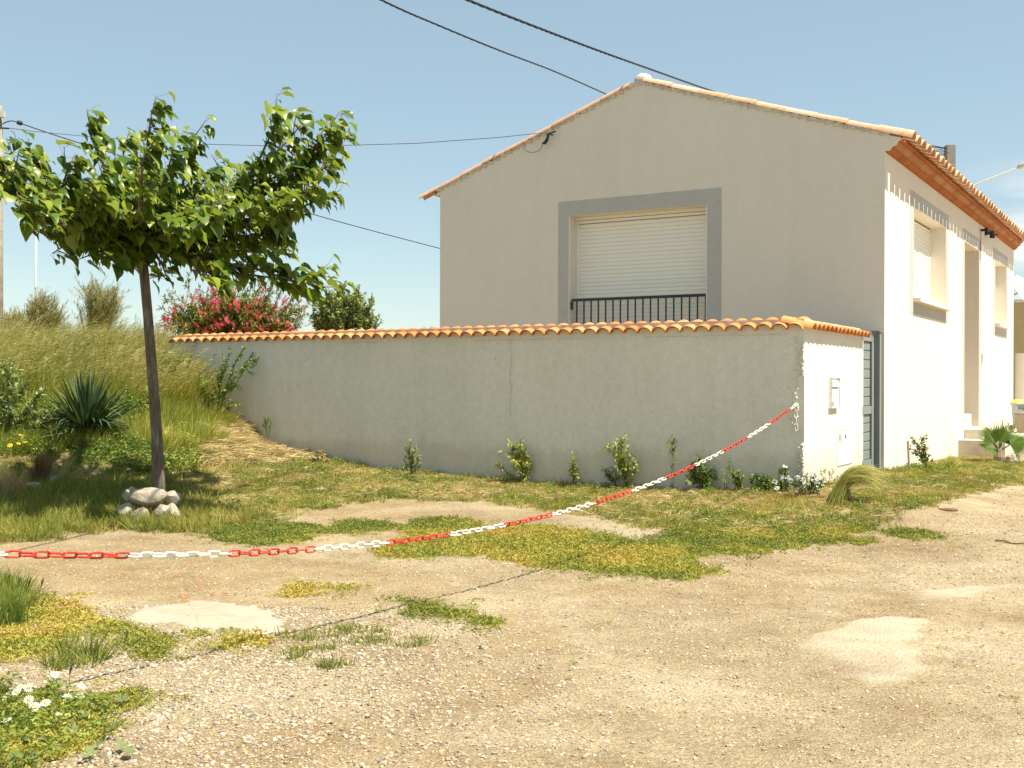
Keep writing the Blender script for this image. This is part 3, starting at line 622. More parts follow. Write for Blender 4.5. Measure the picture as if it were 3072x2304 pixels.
# --- gravel stones
def stone_mat(src):
    def f(m, t, b):
        g = N(t); fac = g.attr('tint', 'INSTANCER').outputs['Fac']
        c = g.ramp(fac, [(0, (.16, .14, .12)), (.12, (.26, .23, .20)), (.3, (.33, .26, .17)), (.6, (.36, .285, .19)), (.85, (.43, .365, .265)), (1, (.52, .46, .37))]); g.to(c, b.inputs['Base Color'])
    return f
M['pebble'] = mat('pebble', rough=.8, spec=.25, build=stone_mat(0))
def ico(name, seed, mats, sub=1, amp=.25):
    import bmesh
    r2 = random.Random(seed); bm = bmesh.new(); bmesh.ops.create_icosphere(bm, subdivisions=sub, radius=1)
    for v in bm.verts: v.co *= 1 + r2.uniform(-amp, amp)
    me = bpy.data.meshes.new(name); bm.to_mesh(me); bm.free()
    for m in mats: me.materials.append(m)
    if sub > 1: me.polygons.foreach_set('use_smooth', [True] * len(me.polygons))
    return me
peb_p = [ico('pebble_shape', i, [M['pebble']]) for i in range(6)]
def pebbles(name, n, xr, yr, s0, s1, label, dens=None):
    x = npr.uniform(*xr, n); y = npr.uniform(*yr, n)
    k = (np.abs(x) < y * .50 + .6)
    if dens is not None: k &= npr.random(n) < dens(x, y)
    x, y = x[k], y[k]; cov = np.zeros(len(x), bool)
    for kk in ('cement', 'pale_a', 'pale_b'): cov |= inside(Z[kk], x, y)
    cov &= npr.random(len(x)) < .93; x, y = x[~cov], y[~cov]; n = len(x)
    s = s0 + (s1 - s0) * npr.random(n) ** 3; sc = np.stack([s * npr.uniform(.8, 1.3, n), s * npr.uniform(.7, 1.1, n), s * npr.uniform(.35, .75, n)], 1)
    P = np.stack([x, y, hgt(x, y) + sc[:, 2] * .25], 1); rt = np.stack([npr.normal(0, .25, n), npr.normal(0, .25, n), npr.uniform(0, 6.28, n)], 1)
    scatter(name, P, rt, sc, np.clip(npr.normal(.52, .30, n), 0, 1), npr.integers(0, 6, n), peb_p, label, 'gravel')
# denser and coarser towards the lower left, sparser on the worn track
pebbles('coarse_gravel', 75000, (-3.2, 2.0), (3.6, 8.2), .004, .0145, 'loose coarse gravel in the left foreground', lambda x, y: np.clip(.95 - (x + .9) * .6 - np.abs(y - 5.2) * .10, .05, 1) * (.55 + .9 * (fbm(x * 1.2, y * 1.2, 103) - .2)))
pebbles('fine_gravel', 120000, (-6, 6), (3.6, 12.8), .003, .011, 'fine loose gravel spread over the yard', lambda x, y: .35 + .9 * (fbm(x * .8, y * .8, 105) - .3))
pebbles('road_gravel', 30000, (1, 14), (9, 21), .006, .016, 'loose gravel on the track to the right of the house', lambda x, y: .7 * (hgt(x, y) < -.2))
# brick chips
chip_m = mat('brick_chip', rough=.85, build=dirt_var((.50, .20, .09), .25, 20))
chip_p = [ico('chip_shape', 40 + i, [chip_m]) for i in range(3)]
P = poly([(230, 1245), (330, 1235), (470, 1255), (500, 1290), (430, 1300), (300, 1270)])
x, y = sample(P, 45, .1); n = len(x); s = npr.uniform(.008, .026, n)
scatter('brick_chips', np.stack([x, y, hgt(x, y) + .002], 1), np.stack([npr.normal(0, .2, n), npr.normal(0, .2, n), npr.uniform(0, 6.28, n)], 1), np.stack([s * 1.3, s * .8, s * .35], 1), np.full(n, .5), npr.integers(0, 3, n), chip_p, 'orange crumbs of broken tile in the gravel', 'rubble')
#PART2

# ================================================================== HOUSE
def hp(w, s, z): return HC + L * w + R * s + UP * z
def place(me, name, parent, M4, subpart=False):
    o = bpy.data.objects.new(name, me); COL.objects.link(o); o.parent = parent
    o.matrix_local = M4 if subpart or parent is None else Matrix.Translation(-parent.location) @ M4
    return o
def frame(o, x, y, z):
    x, y, z = Vector(x), Vector(y), Vector(z)
    return Matrix(((x.x, y.x, z.x, o[0]), (x.y, y.y, z.y, o[1]), (x.z, y.z, z.z, o[2]), (0, 0, 0, 1)))
def prism(mb, P, ext, mi=0):
    """planar outline P (3-D points) pushed along ext"""
    P = [np.array(p) for p in P]; n = len(P); Q = [p + ext for p in P]
    nrm = sum(np.cross(P[i] - P[0], P[(i + 1) % n] - P[0]) for i in range(1, n - 1))
    F = [tuple(range(n)), tuple(reversed(range(n, 2 * n)))] + [(i, n + i, n + (i + 1) % n, (i + 1) % n) for i in range(n)]
    if np.dot(nrm, ext) > 0: F = [tuple(reversed(f)) for f in F]
    mb.add(P + Q, F, mi)
HWID, HLEN, TH = 8.43, 15.15, .34
house = empty('house', hp(0, 0, -.1), 'cream rendered house with terracotta roof and grey window surrounds behind the garden wall', 'house')
def roofz(w): return 5.185 + w * (6.56 - 5.185) / 4.2 if w <= 4.2 else 6.56 - (w - 4.2) * (6.56 - 5.03) / (HWID - 4.2)
fo = dict(w0=2.938, w1=5.572, z0=1.72, z1=4.32)
mb = MB()
def wall_piece(pts, s0=0, th=TH): prism(mb, [hp(w, s0, z) for w, z in pts], R * th)
wall_piece([(0, -.5), (fo['w0'], -.5), (fo['w0'], 4.93), (0, 4.93)])
wall_piece([(fo['w1'], -.5), (HWID, -.5), (HWID, 4.80), (HWID, 4.93), (fo['w1'], 4.93)])
wall_piece([(fo['w0'], -.5), (fo['w1'], -.5), (fo['w1'], fo['z0']), (fo['w0'], fo['z0'])])
wall_piece([(fo['w0'], fo['z1']), (fo['w1'], fo['z1']), (fo['w1'], 4.93), (fo['w0'], 4.93)])
wall_piece([(0, 4.93), (HWID, 4.93), (HWID + .07, 4.93), (HWID + .07, 4.99), (HWID, 5.0), (HWID, roofz(HWID)), (4.2, 6.56), (0, 5.185)])
wall_piece([(0, 4.93), (0, 5.185), (-.24, 5.11), (-.245, 5.075), (-.20, 5.07), (-.185, 5.05), (-.165, 5.01), (-.105, 4.985), (-.07, 4.93)], 0, .035)
ops = [(2.182, 5.15, 2.78, 4.34), (7.336, 9.246, .10, 4.30), (11.77, 13.73, 2.78, 4.35)]
segs = [TH]
def rwall(s0, s1, z0, z1): mb.box(hp(0, s0, z0), R * (s1 - s0), L * TH, UP * (z1 - z0))
prev = TH
for a, b, c, d in ops:
    rwall(prev, a, -.5, 5.12); rwall(a, b, -.5, c); rwall(a, b, d, 5.12); prev = b
rwall(prev, HLEN, -.5, 5.12)
# back and far-side walls, recess of the entrance, floor slab
prism(mb, [hp(w, HLEN, z) for w, z in [(TH, -.5), (HWID, -.5), (HWID, roofz(HWID)), (4.2, 6.56), (TH, 5.2)]], -R * .3)
mb.box(hp(HWID - .3, TH, -.5), R * (HLEN - TH - .3), L * .3, UP * 5.4)
mb.box(hp(TH, 9.246, -.2), R * .2, L * 1.6, UP * 4.6); mb.box(hp(TH, 7.136, -.2), R * .2, L * 1.6, UP * 4.6); mb.box(hp(1.94, 7.136, -.2), R * 2.31, L * .2, UP * 4.6)
mb.box(hp(TH, 7.336, 4.30), R * 1.91, L * 1.6, UP * .2)
walls = mb.build('wall', M['wall_plaster'], house)
# grey painted surrounds (flat bands, 3 mm proud)
mb = MB(); e = .004
def band_f(w0, w1, z0, z1): mb.box(hp(w0, -e, z0), L * (w1 - w0), R * (e + .002), UP * (z1 - z0))
band_f(2.677, 5.81, 4.322, 4.59); band_f(2.677, 2.936, 1.72, 4.322); band_f(5.574, 5.81, 1.72, 4.322)
mb.build('window_surround', M['trim'], house)
def band_r(mb, s0, s1, z0, z1): mb.box(hp(-e, s0, z0), R * (s1 - s0), L * (e + .002), UP * (z1 - z0))
for (a, b, c, d), (o0, o1, top, bot) in zip(ops, [(1.878, 5.43, 4.61, 2.50), (7.08, 9.54, 4.57, .32), (11.42, 14.0, 4.61, 2.50)]):
    mb = MB(); band_r(mb, o0, o1, d + .002, top); band_r(mb, o0, a - .002, bot, d + .002); band_r(mb, b + .002, o1, bot, d + .002)
    if bot > 1: band_r(mb, a - .002, b + .002, bot, c - .09)
    mb.build('door_surround' if bot < 1 else 'window_surround', M['trim'], house)
# roller shutters, each slat a piece
def slat_mesh(length, pitch):
    m_ = MB(); prof = [(0, -.002), (.004, .0), (.010, pitch * .28), (.012, pitch * .5), (.010, pitch * .72), (.003, pitch * .93), (-.004, pitch * .97)]
    vs = [(0, -p[0], p[1]) for p in prof] + [(length, -p[0], p[1]) for p in prof]; n = len(prof)
    m_.add(vs, [(i, i + n, i + n + 1, i + 1) for i in range(n - 1)])
    me = bpy.data.meshes.new('slat'); me.from_pydata(m_.v, [], m_.f); me.materials.append(M['white_pvc']); me.polygons.foreach_set('use_smooth', [True] * len(me.polygons)); me.update(); return me
def shutter(o, u, out, width, z0, z1, pitch, guide=.045):
    m_ = MB(); m_.box(o + UP * z0 + u * .0, u * guide, out * .02, UP * (z1 - z0)); m_.box(o + UP * z0 + u * (width - guide), u * guide, out * .02, UP * (z1 - z0))
    m_.box(o + UP * z0 - out * .03 + u * guide, u * (width - 2 * guide), out * .012, UP * (z1 - z0), 1)
    sh = m_.build('roller_shutter', [M['white_pvc'], M['dark']], house)
    me = slat_mesh(width - 2 * guide, pitch); n = int((z1 - z0) / pitch)
    for i in range(n):
        j = rnd.uniform(-.0012, .0012)
        place(me, 'slat', sh, frame(o + u * guide + UP * (z0 + i * pitch) + out * j, u, -out, UP), True)
    return sh
f0 = hp(fo['w1'], .30, 0)
sh = shutter(f0, -L, -R, fo['w1'] - fo['w0'], 1.75, 4.20, .072)
mb = MB(); wd = fo['w1'] - fo['w0']
mb.box(f0 + UP * 4.203, -L * wd, -R * .035, UP * .05); mb.box(f0 + UP * 4.262, -L * wd, -R * .05, UP * .056)
mb.build('shutter_box', M['white_pvc'], sh)
for w_ in (5.585, 2.948):
    mb = MB(); mb.box(hp(w_, -.007, 1.72), L * -.011, R * .012, UP * 2.6); mb.build('corner_bead', M['white_pvc'], house)
for (a, b, c, d) in (ops[0], ops[2]):
    shutter(hp(.30, a, 0), R, -L, b - a, c + .02, d - .02, .066)
    mb = MB(); prism(mb, [hp(-.13, a - .06, c - .075), hp(-.13, a - .06, c - .012), hp(.30, a - .06, c + .018), hp(.30, a - .06, c - .075)], R * .06)
    prism(mb, [hp(-.13, a, c - .075), hp(-.13, a, c - .012), hp(.30, a, c + .018), hp(.30, a, c - .075)], R * (b - a)); prism(mb, [hp(-.13, b, c - .075), hp(-.13, b, c - .012), hp(-.006, b, c - .004), hp(-.006, b, c - .075)], R * .06)
    mb.build('window_sill', M['sill'], house)
# balcony railing
mb = MB(); mb.box(hp(5.537, .02, 2.765), -L * 2.60, R * .045, UP * .05); mb.box(hp(5.555, .015, 2.62), -L * .03, R * .05, UP * .145)
rail = mb.build('railing', M['black_metal'], house)
mb = MB(); mb.box(hp(0, 0, 0) - hp(0, 0, 0), -L * .022, R * .022, UP * .94); bal = bpy.data.meshes.new('baluster'); bal.from_pydata(mb.v, [], mb.f); bal.materials.append(M['black_metal'])
for i in range(18): place(bal, 'baluster', rail, Matrix.Translation(Vector(hp(5.455 - i * (5.455 - 2.985) / 17, .031, 1.825))), True)
mb = MB(); mb.box(hp(5.52, .02, 1.80), -L * 2.57, R * .04, UP * .03); mb.build('bottom_rail', M['black_metal'], rail)
# entrance step inside the recess, two outer steps
mb = MB(); mb.box(hp(.05, 7.38, .1), R * 1.2, L * 1.5, UP * .52); mb.build('step', M['wall_plaster'], house)
mb = MB(); mb.box(hp(.34, 7.34, .1), R * 1.9, -L * .70, UP * .175); mb.box(hp(.35, 7.32, .275), R * 1.96, -L * .76, UP * .045, 0); mb.build('step', M['concrete'], house)
mb = MB(); mb.box(hp(-.004, 6.65, -.5), R * 4.2, -L * .89, UP * .625); mb.build('step', M['concrete'], house)
mb = MB(); mb.box(hp(-.004, 9.62, 1.78), R * .16, -L * .03, UP * .2); mb.build('bell_box', M['white_plastic'], house)
# terracotta cornice under the right-hand eave: three courses of blocks
def course(prof, nm, m, length, s0=.04, s1=HLEN + .05, side=0):
    me = MB(); n = len(prof); g = .006
    if side == 0: pts = lambda s: [(-a, s, z) for a, z in prof]
    vs = [R * 0 + (-L) * a + UP * z for a, z in prof]; vs2 = [v + R * (length - g) for v in vs]
    me.add(vs + vs2, [tuple(range(n)), tuple(reversed(range(n, 2 * n)))] + [(i, n + i, n + (i + 1) % n, (i + 1) % n) for i in range(n)])
    ms = bpy.data.meshes.new(nm); ms.from_pydata(me.v, [], me.f); ms.materials.append(m); ms.update()
    k = 0; s = s0
    while s + length * .5 < s1:
        j = rnd.uniform(-.003, .003); place(ms, nm, corn, Matrix.Translation(Vector(hp(-.001 + j, s, rnd.uniform(-.002, .002)))), True); s += length; k += 1
mb = MB(); mb.box(hp(-.001, .036, 4.95), R * (HLEN - .036), -L * .053, UP * .14); corn = mb.build('cornice', M['mortar'], house)
course([(0, 4.915), (.03, 4.918), (.095, 4.975), (.10, 4.995), (0, 4.995)], 'cornice_block', M['cornice'], .36)
course([(.05, 4.997), (.10, 4.998), (.145, 5.02), (.175, 5.05), (.185, 5.078), (.05, 5.078)], 'cornice_block', M['cornice_pale'], .36, s0=.037)
course([(.05, 5.08), (.215, 5.08), (.245, 5.092), (.245, 5.112), (.05, 5.112)], 'cornice_block', M['cornice'], .50)
# roof: slabs and tiles
mb = MB(); rs = (6.56 - 5.185) / 4.2; ls = (6.56 - 5.03) / (HWID - 4.2)
prism(mb, [hp(-.20, .06, 5.185 - .2 * rs), hp(4.2, .06, 6.56), hp(4.2, .06, 6.60), hp(-.20, .06, 5.225 - .2 * rs)], R * (HLEN - .02))
prism(mb, [hp(4.2, .06, 6.56), hp(HWID + .2, .06, 5.03 - .2 * ls), hp(HWID + .2, .06, 5.07 - .2 * ls), hp(4.2, .06, 6.60)], R * (HLEN - .02))
roof = mb.build('roof', M['mortar'], house)
def half_pipe(nm, length, r0, r1, m, th=.014, n=8, hgt_=1.0, arch=math.pi):
    """arched tile: axis +X from 0 to length, arch up"""
    vs, fs = [], []
    a0 = (math.pi - arch) / 2
    for x, r in ((0, r0), (length, r1)):
        for q in (r, r - th):
            for k in range(n + 1):
                a = a0 + arch * k / n; vs.append((x, -q * math.cos(a), q * math.sin(a) * hgt_))
    m1 = n + 1
    for k in range(n):
        fs += [(k, k + 1, 2 * m1 + k + 1, 2 * m1 + k), (m1 + k + 1, m1 + k, 3 * m1 + k, 3 * m1 + k + 1), (k + 1, k, m1 + k, m1 + k + 1), (2 * m1 + k, 2 * m1 + k + 1, 3 * m1 + k + 1, 3 * m1 + k)]
    for k in (0, n):
        f = (k, 2 * m1 + k, 3 * m1 + k, m1 + k); fs.append(f if k == 0 else tuple(reversed(f)))
    me = bpy.data.meshes.new(nm); me.from_pydata(vs, [], fs); me.materials.append(m); me.update(); 
    me.polygons.foreach_set('use_smooth', [True] * len(me.polygons))
    try: me.set_sharp_from_angle(angle=math.radians(50))
    except Exception: pass
    return me
# right slope: direction down = -L, slope rs
dR = Vector(-L - UP * rs).normalized(); nR = Vector(UP) - dR * Vector(UP).dot(dR); nR.normalize()
dLf = Vector(L - UP * ls).normalized(); nL = Vector(UP) - dLf * Vector(UP).dot(dLf); nL.normalize()
PT = .38
cover = half_pipe('tile', .56, .150, .165, M['roof_tile'], th=.017, n=10, hgt_=.70)
pan = half_pipe('pan_tile', .56, .10, .09, M['roof_tile'], hgt_=-.55)
def slope_mat(o, d, nn, up=0):
    y = nn.cross(d); return frame(Vector(o) + nn * up, d, y, nn)
ncol = int((HLEN - .1) / PT)
for i in range(ncol + 1):
    s = .12 + i * PT; jj = rnd.uniform(-.012, .012)
    if i == 0: place(half_pipe('tile', .56, .115, .13, M['roof_tile'], th=.015, n=10, hgt_=1.0), 'tile', roof, slope_mat(hp(.13, .085, 5.185 + .13 * rs), dR, nR, .03), True); continue
    place(cover, 'tile', roof, slope_mat(hp(.13 + jj, s, 5.185 + .13 * rs), dR, nR, .044) @ Matrix.Rotation(rnd.uniform(-.02, .02), 4, 'Z'), True)
    place(pan, 'pan_tile', roof, slope_mat(hp(.215 + jj, s + PT / 2, 5.185 + .215 * rs), dR, nR, .085), True)
# remaining rows of both slopes, joined
def joined(nm, items, parent, m, tintf=None):
    mb = MB()
    for me, M4 in items:
        mb.add([M4 @ v.co for v in me.vertices], [tuple(p.vertices) for p in me.polygons])
    o = mb.build(nm, m, parent); o['kind'] = 'stuff'; smooth_by(o, 50); return o
lowc = half_pipe('tile_low', .56, .150, .165, M['roof_tile'], n=5, hgt_=.70); items = []
for r in range(1, 8):
    for i in range(1, ncol + 1):
        items.append((lowc, slope_mat(hp(.13 + r * .5, .12 + i * PT, 5.185 + (.13 + r * .5) * rs), dR, nR, .062)))
for r in range(0, 8):
    for i in range(1, ncol + 1):
        w = HWID - .2 - r * .5; items.append((lowc, slope_mat(hp(w, .12 + i * PT, roofz(w)), dLf, nL, .062)))
joined('tile_field', items, roof, M['roof_tile'])
vtile = half_pipe('tile', .56, .085, .10, M['roof_tile'], th=.014, n=8, hgt_=.9)
for r in range(1, 9):    # right verge, eave row already there
    w = .13 + r * .5
    if w > 4.2: break
    place(vtile, 'tile', roof, slope_mat(hp(w, .055 + rnd.uniform(-.008, .008), 5.185 + w * rs), dR, nR, .028 + rnd.uniform(0, .012)) @ Matrix.Rotation(rnd.uniform(-.012, .012), 4, 'Y'), True)
for r in range(0, 9):
    w = HWID + .02 - .08 - r * .5
    if w < 4.3: break
    place(vtile, 'tile', roof, slope_mat(hp(w, .055 + rnd.uniform(-.01, .01), roofz(w)), dLf, nL, .026 + rnd.uniform(0, .014)) @ Matrix.Rotation(rnd.uniform(-.012, .012), 4, 'Y'), True)
# ridge with its mortared end
ridge = half_pipe('ridge_tile', .5, .13, .14, M['roof_tile'])
for i in range(30): place(ridge, 'ridge_tile', roof, frame(hp(4.2, .2 + i * .5, 6.585), R, L, UP) , True)
mb = MB(); me = ico('mortar_cap', 5, [M['mortar']], 3, .035)
o = place(me, 'mortar_cap', roof, frame(hp(4.17, .10, 6.60), L * .165, R * .14, UP * .14), True)
mb = MB(); prev_ = None
for i in range(60):    # mortar bead under the verge tiles
    w = i * HWID / 59; mb.box(hp(w - .07, -.022 + rnd.uniform(-.006, .006), roofz(w) - rnd.uniform(.012, .026)), L * .15, R * .1, UP * rnd.uniform(.06, .07))
mb.build('verge_mortar', M['mortar'], roof)
# left eave: small stepped cornice seen end on
mb = MB(); prism(mb, [hp(HWID, .02, 4.90), hp(HWID + .05, .02, 4.91), hp(HWID + .06, .02, 4.96), hp(HWID + .13, .02, 4.98), hp(HWID + .15, .02, 5.0), hp(HWID, .02, 5.04)], R * (HLEN - .1)); mb.build('cornice', M['cornice_pale'], house)
# fixing bracket with its cable loop on the gable
mb = MB(); b0 = hp(5.93, -.02, 5.83)
mb.tube([b0 + R * .03, b0 - R * .10], .012, 6); mb.tube([b0 - R * .10 + L * .06 - UP * .01, b0 - R * .10 - L * .13 + UP * .035], .014, 6); mb.tube([b0 - R * .1 + L * .02, b0 - R * .1 + L * .05 - UP * .10, b0 - R * .1 + L * .10 - UP * .16, b0 - R * .08 + L * .16 - UP * .15], [.022, .03, .03, .015], 8)
mb.build('cable_bracket', M['black_rubber'], house)
mb = MB(); lp = [b0 - R * .09 + L * (.15 + .22 * (1 - math.cos(a))) + UP * (-.17 - .16 * math.sin(a) + .06 * (a / 3.14)) for a in np.linspace(0, 3.3, 16)]; mb.tube(lp, .006, 5); mb.build('cable_loop', M['thin_wire'], house)
mb = MB()
for s, z in ((9.35, 4.78), (10.1, 4.80), (10.35, 4.82)):
    p = hp(-.02, s, z); mb.tube([p, p - L * .12], .03, 8); mb.tube([p - L * .12 + UP * .05, p - L * .12 - UP * .12], [.035, .045], 8); mb.tube([p - L * .10, p - L * .2 - UP * .02 + R * .2], .015, 6)
mb.tube([hp(-.03, 9.35, 4.75), hp(-.02, 9.36, 4.5), hp(-.02, 9.30, 4.1)], .006, 5)
mb.build('cable_bracket', M['black_rubber'], house)
o = None

# ================================================================== GARDEN WALL
def wp(w, s, z): return W0 + L * w + R * s + UP * z
def ep(s, d, z): return W0 + R * s - L * d + UP * z
WL, EL, WT = 11.42, 3.0, .22
gw = empty('garden_wall', wp(0, 0, -.1), 'long pale rendered garden wall topped with orange clay tiles', 'wall')
mb = MB(); NX, NZ = 150, 26
for i in range(-1, NX + 1):   # front face as a slightly uneven hand-floated sheet, turned round the corner
    for j in range(NZ + 1):
        w = WL * max(i, 0) / NX; z = -.6 + 2.635 * j / NZ; nz_ = (vnoise(w * 1.1, z * 1.3, 7) - .5) * .018 * min(1, i / 3, (NX - i) / 3)
        mb.v.append(tuple(wp(w - (.003 if i < 1 else 0), .03 if i < 0 else -.012 - nz_, z)))
for i in range(NX + 1):
    for j in range(NZ):
        a = i * (NZ + 1) + j; mb.f.append((a, a + 1, a + NZ + 2, a + NZ + 1)); mb.m.append(0)
mb.box(wp(WT + .002, .02, -.6), L * (WL - WT), R * (WT - .02), UP * 2.63)
mb.box(ep(.0, 0, -.6) , R * EL, L * WT, UP * 2.62)
o = mb.build('wall', M['garden_plaster'], gw)
# trowel flecks near the corner that catch the grazing sun
mb = MB()
for i in range(1100):
    w = min(abs(rnd.gauss(0, .085 if i % 2 else .03)), .6) + .002; z = rnd.uniform(-.05, 1.88)
    if vnoise(z * 3.1, w * 6, 17) < .38 + w * .6: continue
    r_ = rnd.uniform(.006, .018); p = wp(w, -.012, z)
    mb.add([p - R * r_ * 1.3, p - L * r_ * .8 + UP * r_ * .3 , p - L * r_ * .5 - UP * r_ * 1.4, p + L * r_ * 1.6, p - L * .3 * r_ + UP * r_ * 1.5], [(0, 1, 2), (0, 2, 3), (0, 3, 4), (0, 4, 1)])
q = mb.build('render_fleck', M['garden_plaster'], gw); q['kind'] = 'stuff'
# crack lines
mb = MB()
def crack(pts, wdt):
    for (w0, z0), (w1, z1) in zip(pts[:-1], pts[1:]):
        d = np.array([w1 - w0, z1 - z0]); d = d / (np.linalg.norm(d) + 1e-9); n_ = np.array([-d[1], d[0]]) * wdt * rnd.uniform(.4, 1) * .5
        a = [(w0 - n_[0], z0 - n_[1]), (w1 - n_[0], z1 - n_[1]), (w1 + n_[0], z1 + n_[1]), (w0 + n_[0], z0 + n_[1])]
        mb.add([wp(u, -.026, v) for u, v in a], [(0, 1, 2, 3)])
cw, pts = 4.30, []
for k in range(34): pts.append((cw + math.sin(k * .5) * .012 + rnd.uniform(-.008, .008), 1.93 - k * .034))
crack(pts, .006); pts = [(8.35 + rnd.uniform(-.006, .006), 1.75 - k * .05) for k in range(26)]; crack(pts, .004)
for a, b in ((3.0, 4.9), (6.6, 7.4), (.2, 2.2)):
    n_ = int((b - a) / .06); crack([(a + (b - a) * k / n_, 1.915 + rnd.uniform(-.006, .006)) for k in range(n_ + 1)], .004)
mb.build('crack', M['grey_label'], gw)
ct = half_pipe('coping_tile', .42, .104, .104, M['tile'], th=.013, n=10, hgt_=.80)
dF = Vector(-R - UP * .26).normalized(); nF = Vector(UP) - dF * Vector(UP).dot(dF); nF.normalize()
dE = Vector(-L - UP * .26).normalized(); nE = Vector(UP) - dE * Vector(UP).dot(dE); nE.normalize()
nt_ = 55
for i in range(nt_):
    w = .105 + i * .2062
    place(ct, 'coping_tile', gw, slope_mat(wp(w, .33, 2.075 + rnd.uniform(-.003, .003)), dF, nF) @ Matrix.Rotation(rnd.uniform(-.012, .012), 4, 'Z'))
for i in range(15):
    s = .075 + i * .2
    place(ct, 'coping_tile', gw, slope_mat(ep(s, -.305, 2.078 + rnd.uniform(-.003, .003)), dE, nE) @ Matrix.Rotation(rnd.uniform(-.015, .015), 4, 'Z'))
mb = MB(); mb.box(wp(0.01, .03, 2.02), L * (WL - .02), R * .32, UP * .09); mb.box(wp(.04, .05, 2.021), R * (EL - .06), L * .30, UP * .088); mb.build('coping_mortar', M['mortar'], gw)
# letter box
mb = MB(); s0, s1, z0, z1 = 1.10, 1.525, .955, 1.372
mb.box(ep(s0, -.05, z0), R * (s1 - s0), -L * .082, UP * (z1 - z0)); lb = mb.build('letter_box', M['mailbox'], gw)
mb = MB()
for a, b, c, d in ((s0, s1, z1 - .012, z1), (s0, s1, z0, z0 + .012), (s0, s0 + .016, z0, z1), (s1 - .016, s1, z0, z1)): mb.box(ep(a, .033, c), R * (b - a), -L * .012, UP * (d - c))
mb.build('frame', M['pale_metal'], lb)
mb = MB(); mb.box(ep(s0 + .06, .033, 1.245), R * .31, -L * .016, UP * .072); mb.build('flap', M['mailbox'], lb)
mb = MB(); mb.box(ep(s0 + .06, .0335, 1.228), R * .31, -L * .004, UP * .012); mb.box(ep(s1 - .085, .0335, 1.325), R * .05, -L * .003, UP * .03); mb.box(ep(s0 + .07, .0335, .985), R * .10, -L * .004, UP * .058); mb.box(ep(s0 + .03, .0335, 1.13), R * .022, -L * .006, UP * .05)
mb.build('label', M['grey_label'], lb)
# meter cabinet
mb = MB(); s0, s1, z0, z1 = 1.57, 2.345, .155, .632
mb.box(ep(s0, -.05, z0), R * (s1 - s0), -L * .058, UP * (z1 - z0)); mc = mb.build('meter_cabinet', M['sill'], gw)
mb = MB(); mb.box(ep(s0 - .012, .0015, z0 - .012), R * (s1 - s0 + .024), -L * .004, UP * .01); mb.box(ep(s0 - .012, .0015, z1 + .002), R * (s1 - s0 + .024), -L * .004, UP * .010); mb.box(ep(s1 + .002, .0015, z0 - .01), R * .008, -L * .004, UP * (z1 - z0 + .02)); mb.build('gap', M['grey_label'], mc)
mb = MB(); mb.box(ep(s0 + .05, .008, .50), R * .11, -L * .003, UP * .085); mb.build('label', M['grey_label'], mc)
mb = MB(); mb.tube([ep(1.965, .006, .545), ep(1.965, .016, .545)], .022, 10); mb.build('lock', M['dark'], mc)

# ================================================================== GATE
gt = empty('sliding_gate', ep(3.05, -.1, -.05), 'blue grey gate of horizontal boards between the garden wall and the house', 'gate')
mb = MB(); mb.box(ep(3.52, -.045, -.02), R * .12, -L * .05, UP * 2.03)
gf = mb.build('frame', M['grey_gate'], gt)
for z, h in ((1.93, .10), (.83, .12), (.0, .14)):
    mb = MB(); mb.box(ep(2.95, -.042, z), R * .567, -L * .042, UP * h); mb.build('rail', M['grey_gate'], gt)
for z0, z1 in ((.142, .828), (.952, 1.928)):
    n_ = int(round((z1 - z0) / .137)); hh_ = (z1 - z0) / n_
    for i in range(n_):
        mb = MB(); a0 = z0 + i * hh_; prism(mb, [ep(2.95, -.033 + u, a0 + v) for u, v in ((0, .004), (.011, .010), (.013, hh_ - .012), (0, hh_ - .004))], R * .567); mb.build('board', M['grey_gate'], gt)
mb = MB(); mb.box(ep(3.50, -.014, .14), R * .018, -L * .006, UP * 1.8); mb.box(ep(2.95, -.060, .0), R * .58, -L * .012, UP * 1.95); mb.build('painted_shadow_gap', M['gate_dark'], gt)  # dark strip stands in for the stile's inner shadow; dark backing behind the boards
mb = MB(); mb.box(ep(3.74, -.03, -.3), R * .10, -L * .10, UP * 2.38); mb.box(ep(3.66, -.03, 2.04), R * .07, -L * .05, UP * .05); mb.box(ep(3.62, -.05, 2.09), R * .33, -L * .14, UP * .012); mb.build('post', M['grey_gate'], gt)
mb = MB(); mb.box(ep(2.85, -.12, 2.035), R * .12, -L * .08, UP * .05); mb.build('guide_bracket', M['black_metal'], gt)

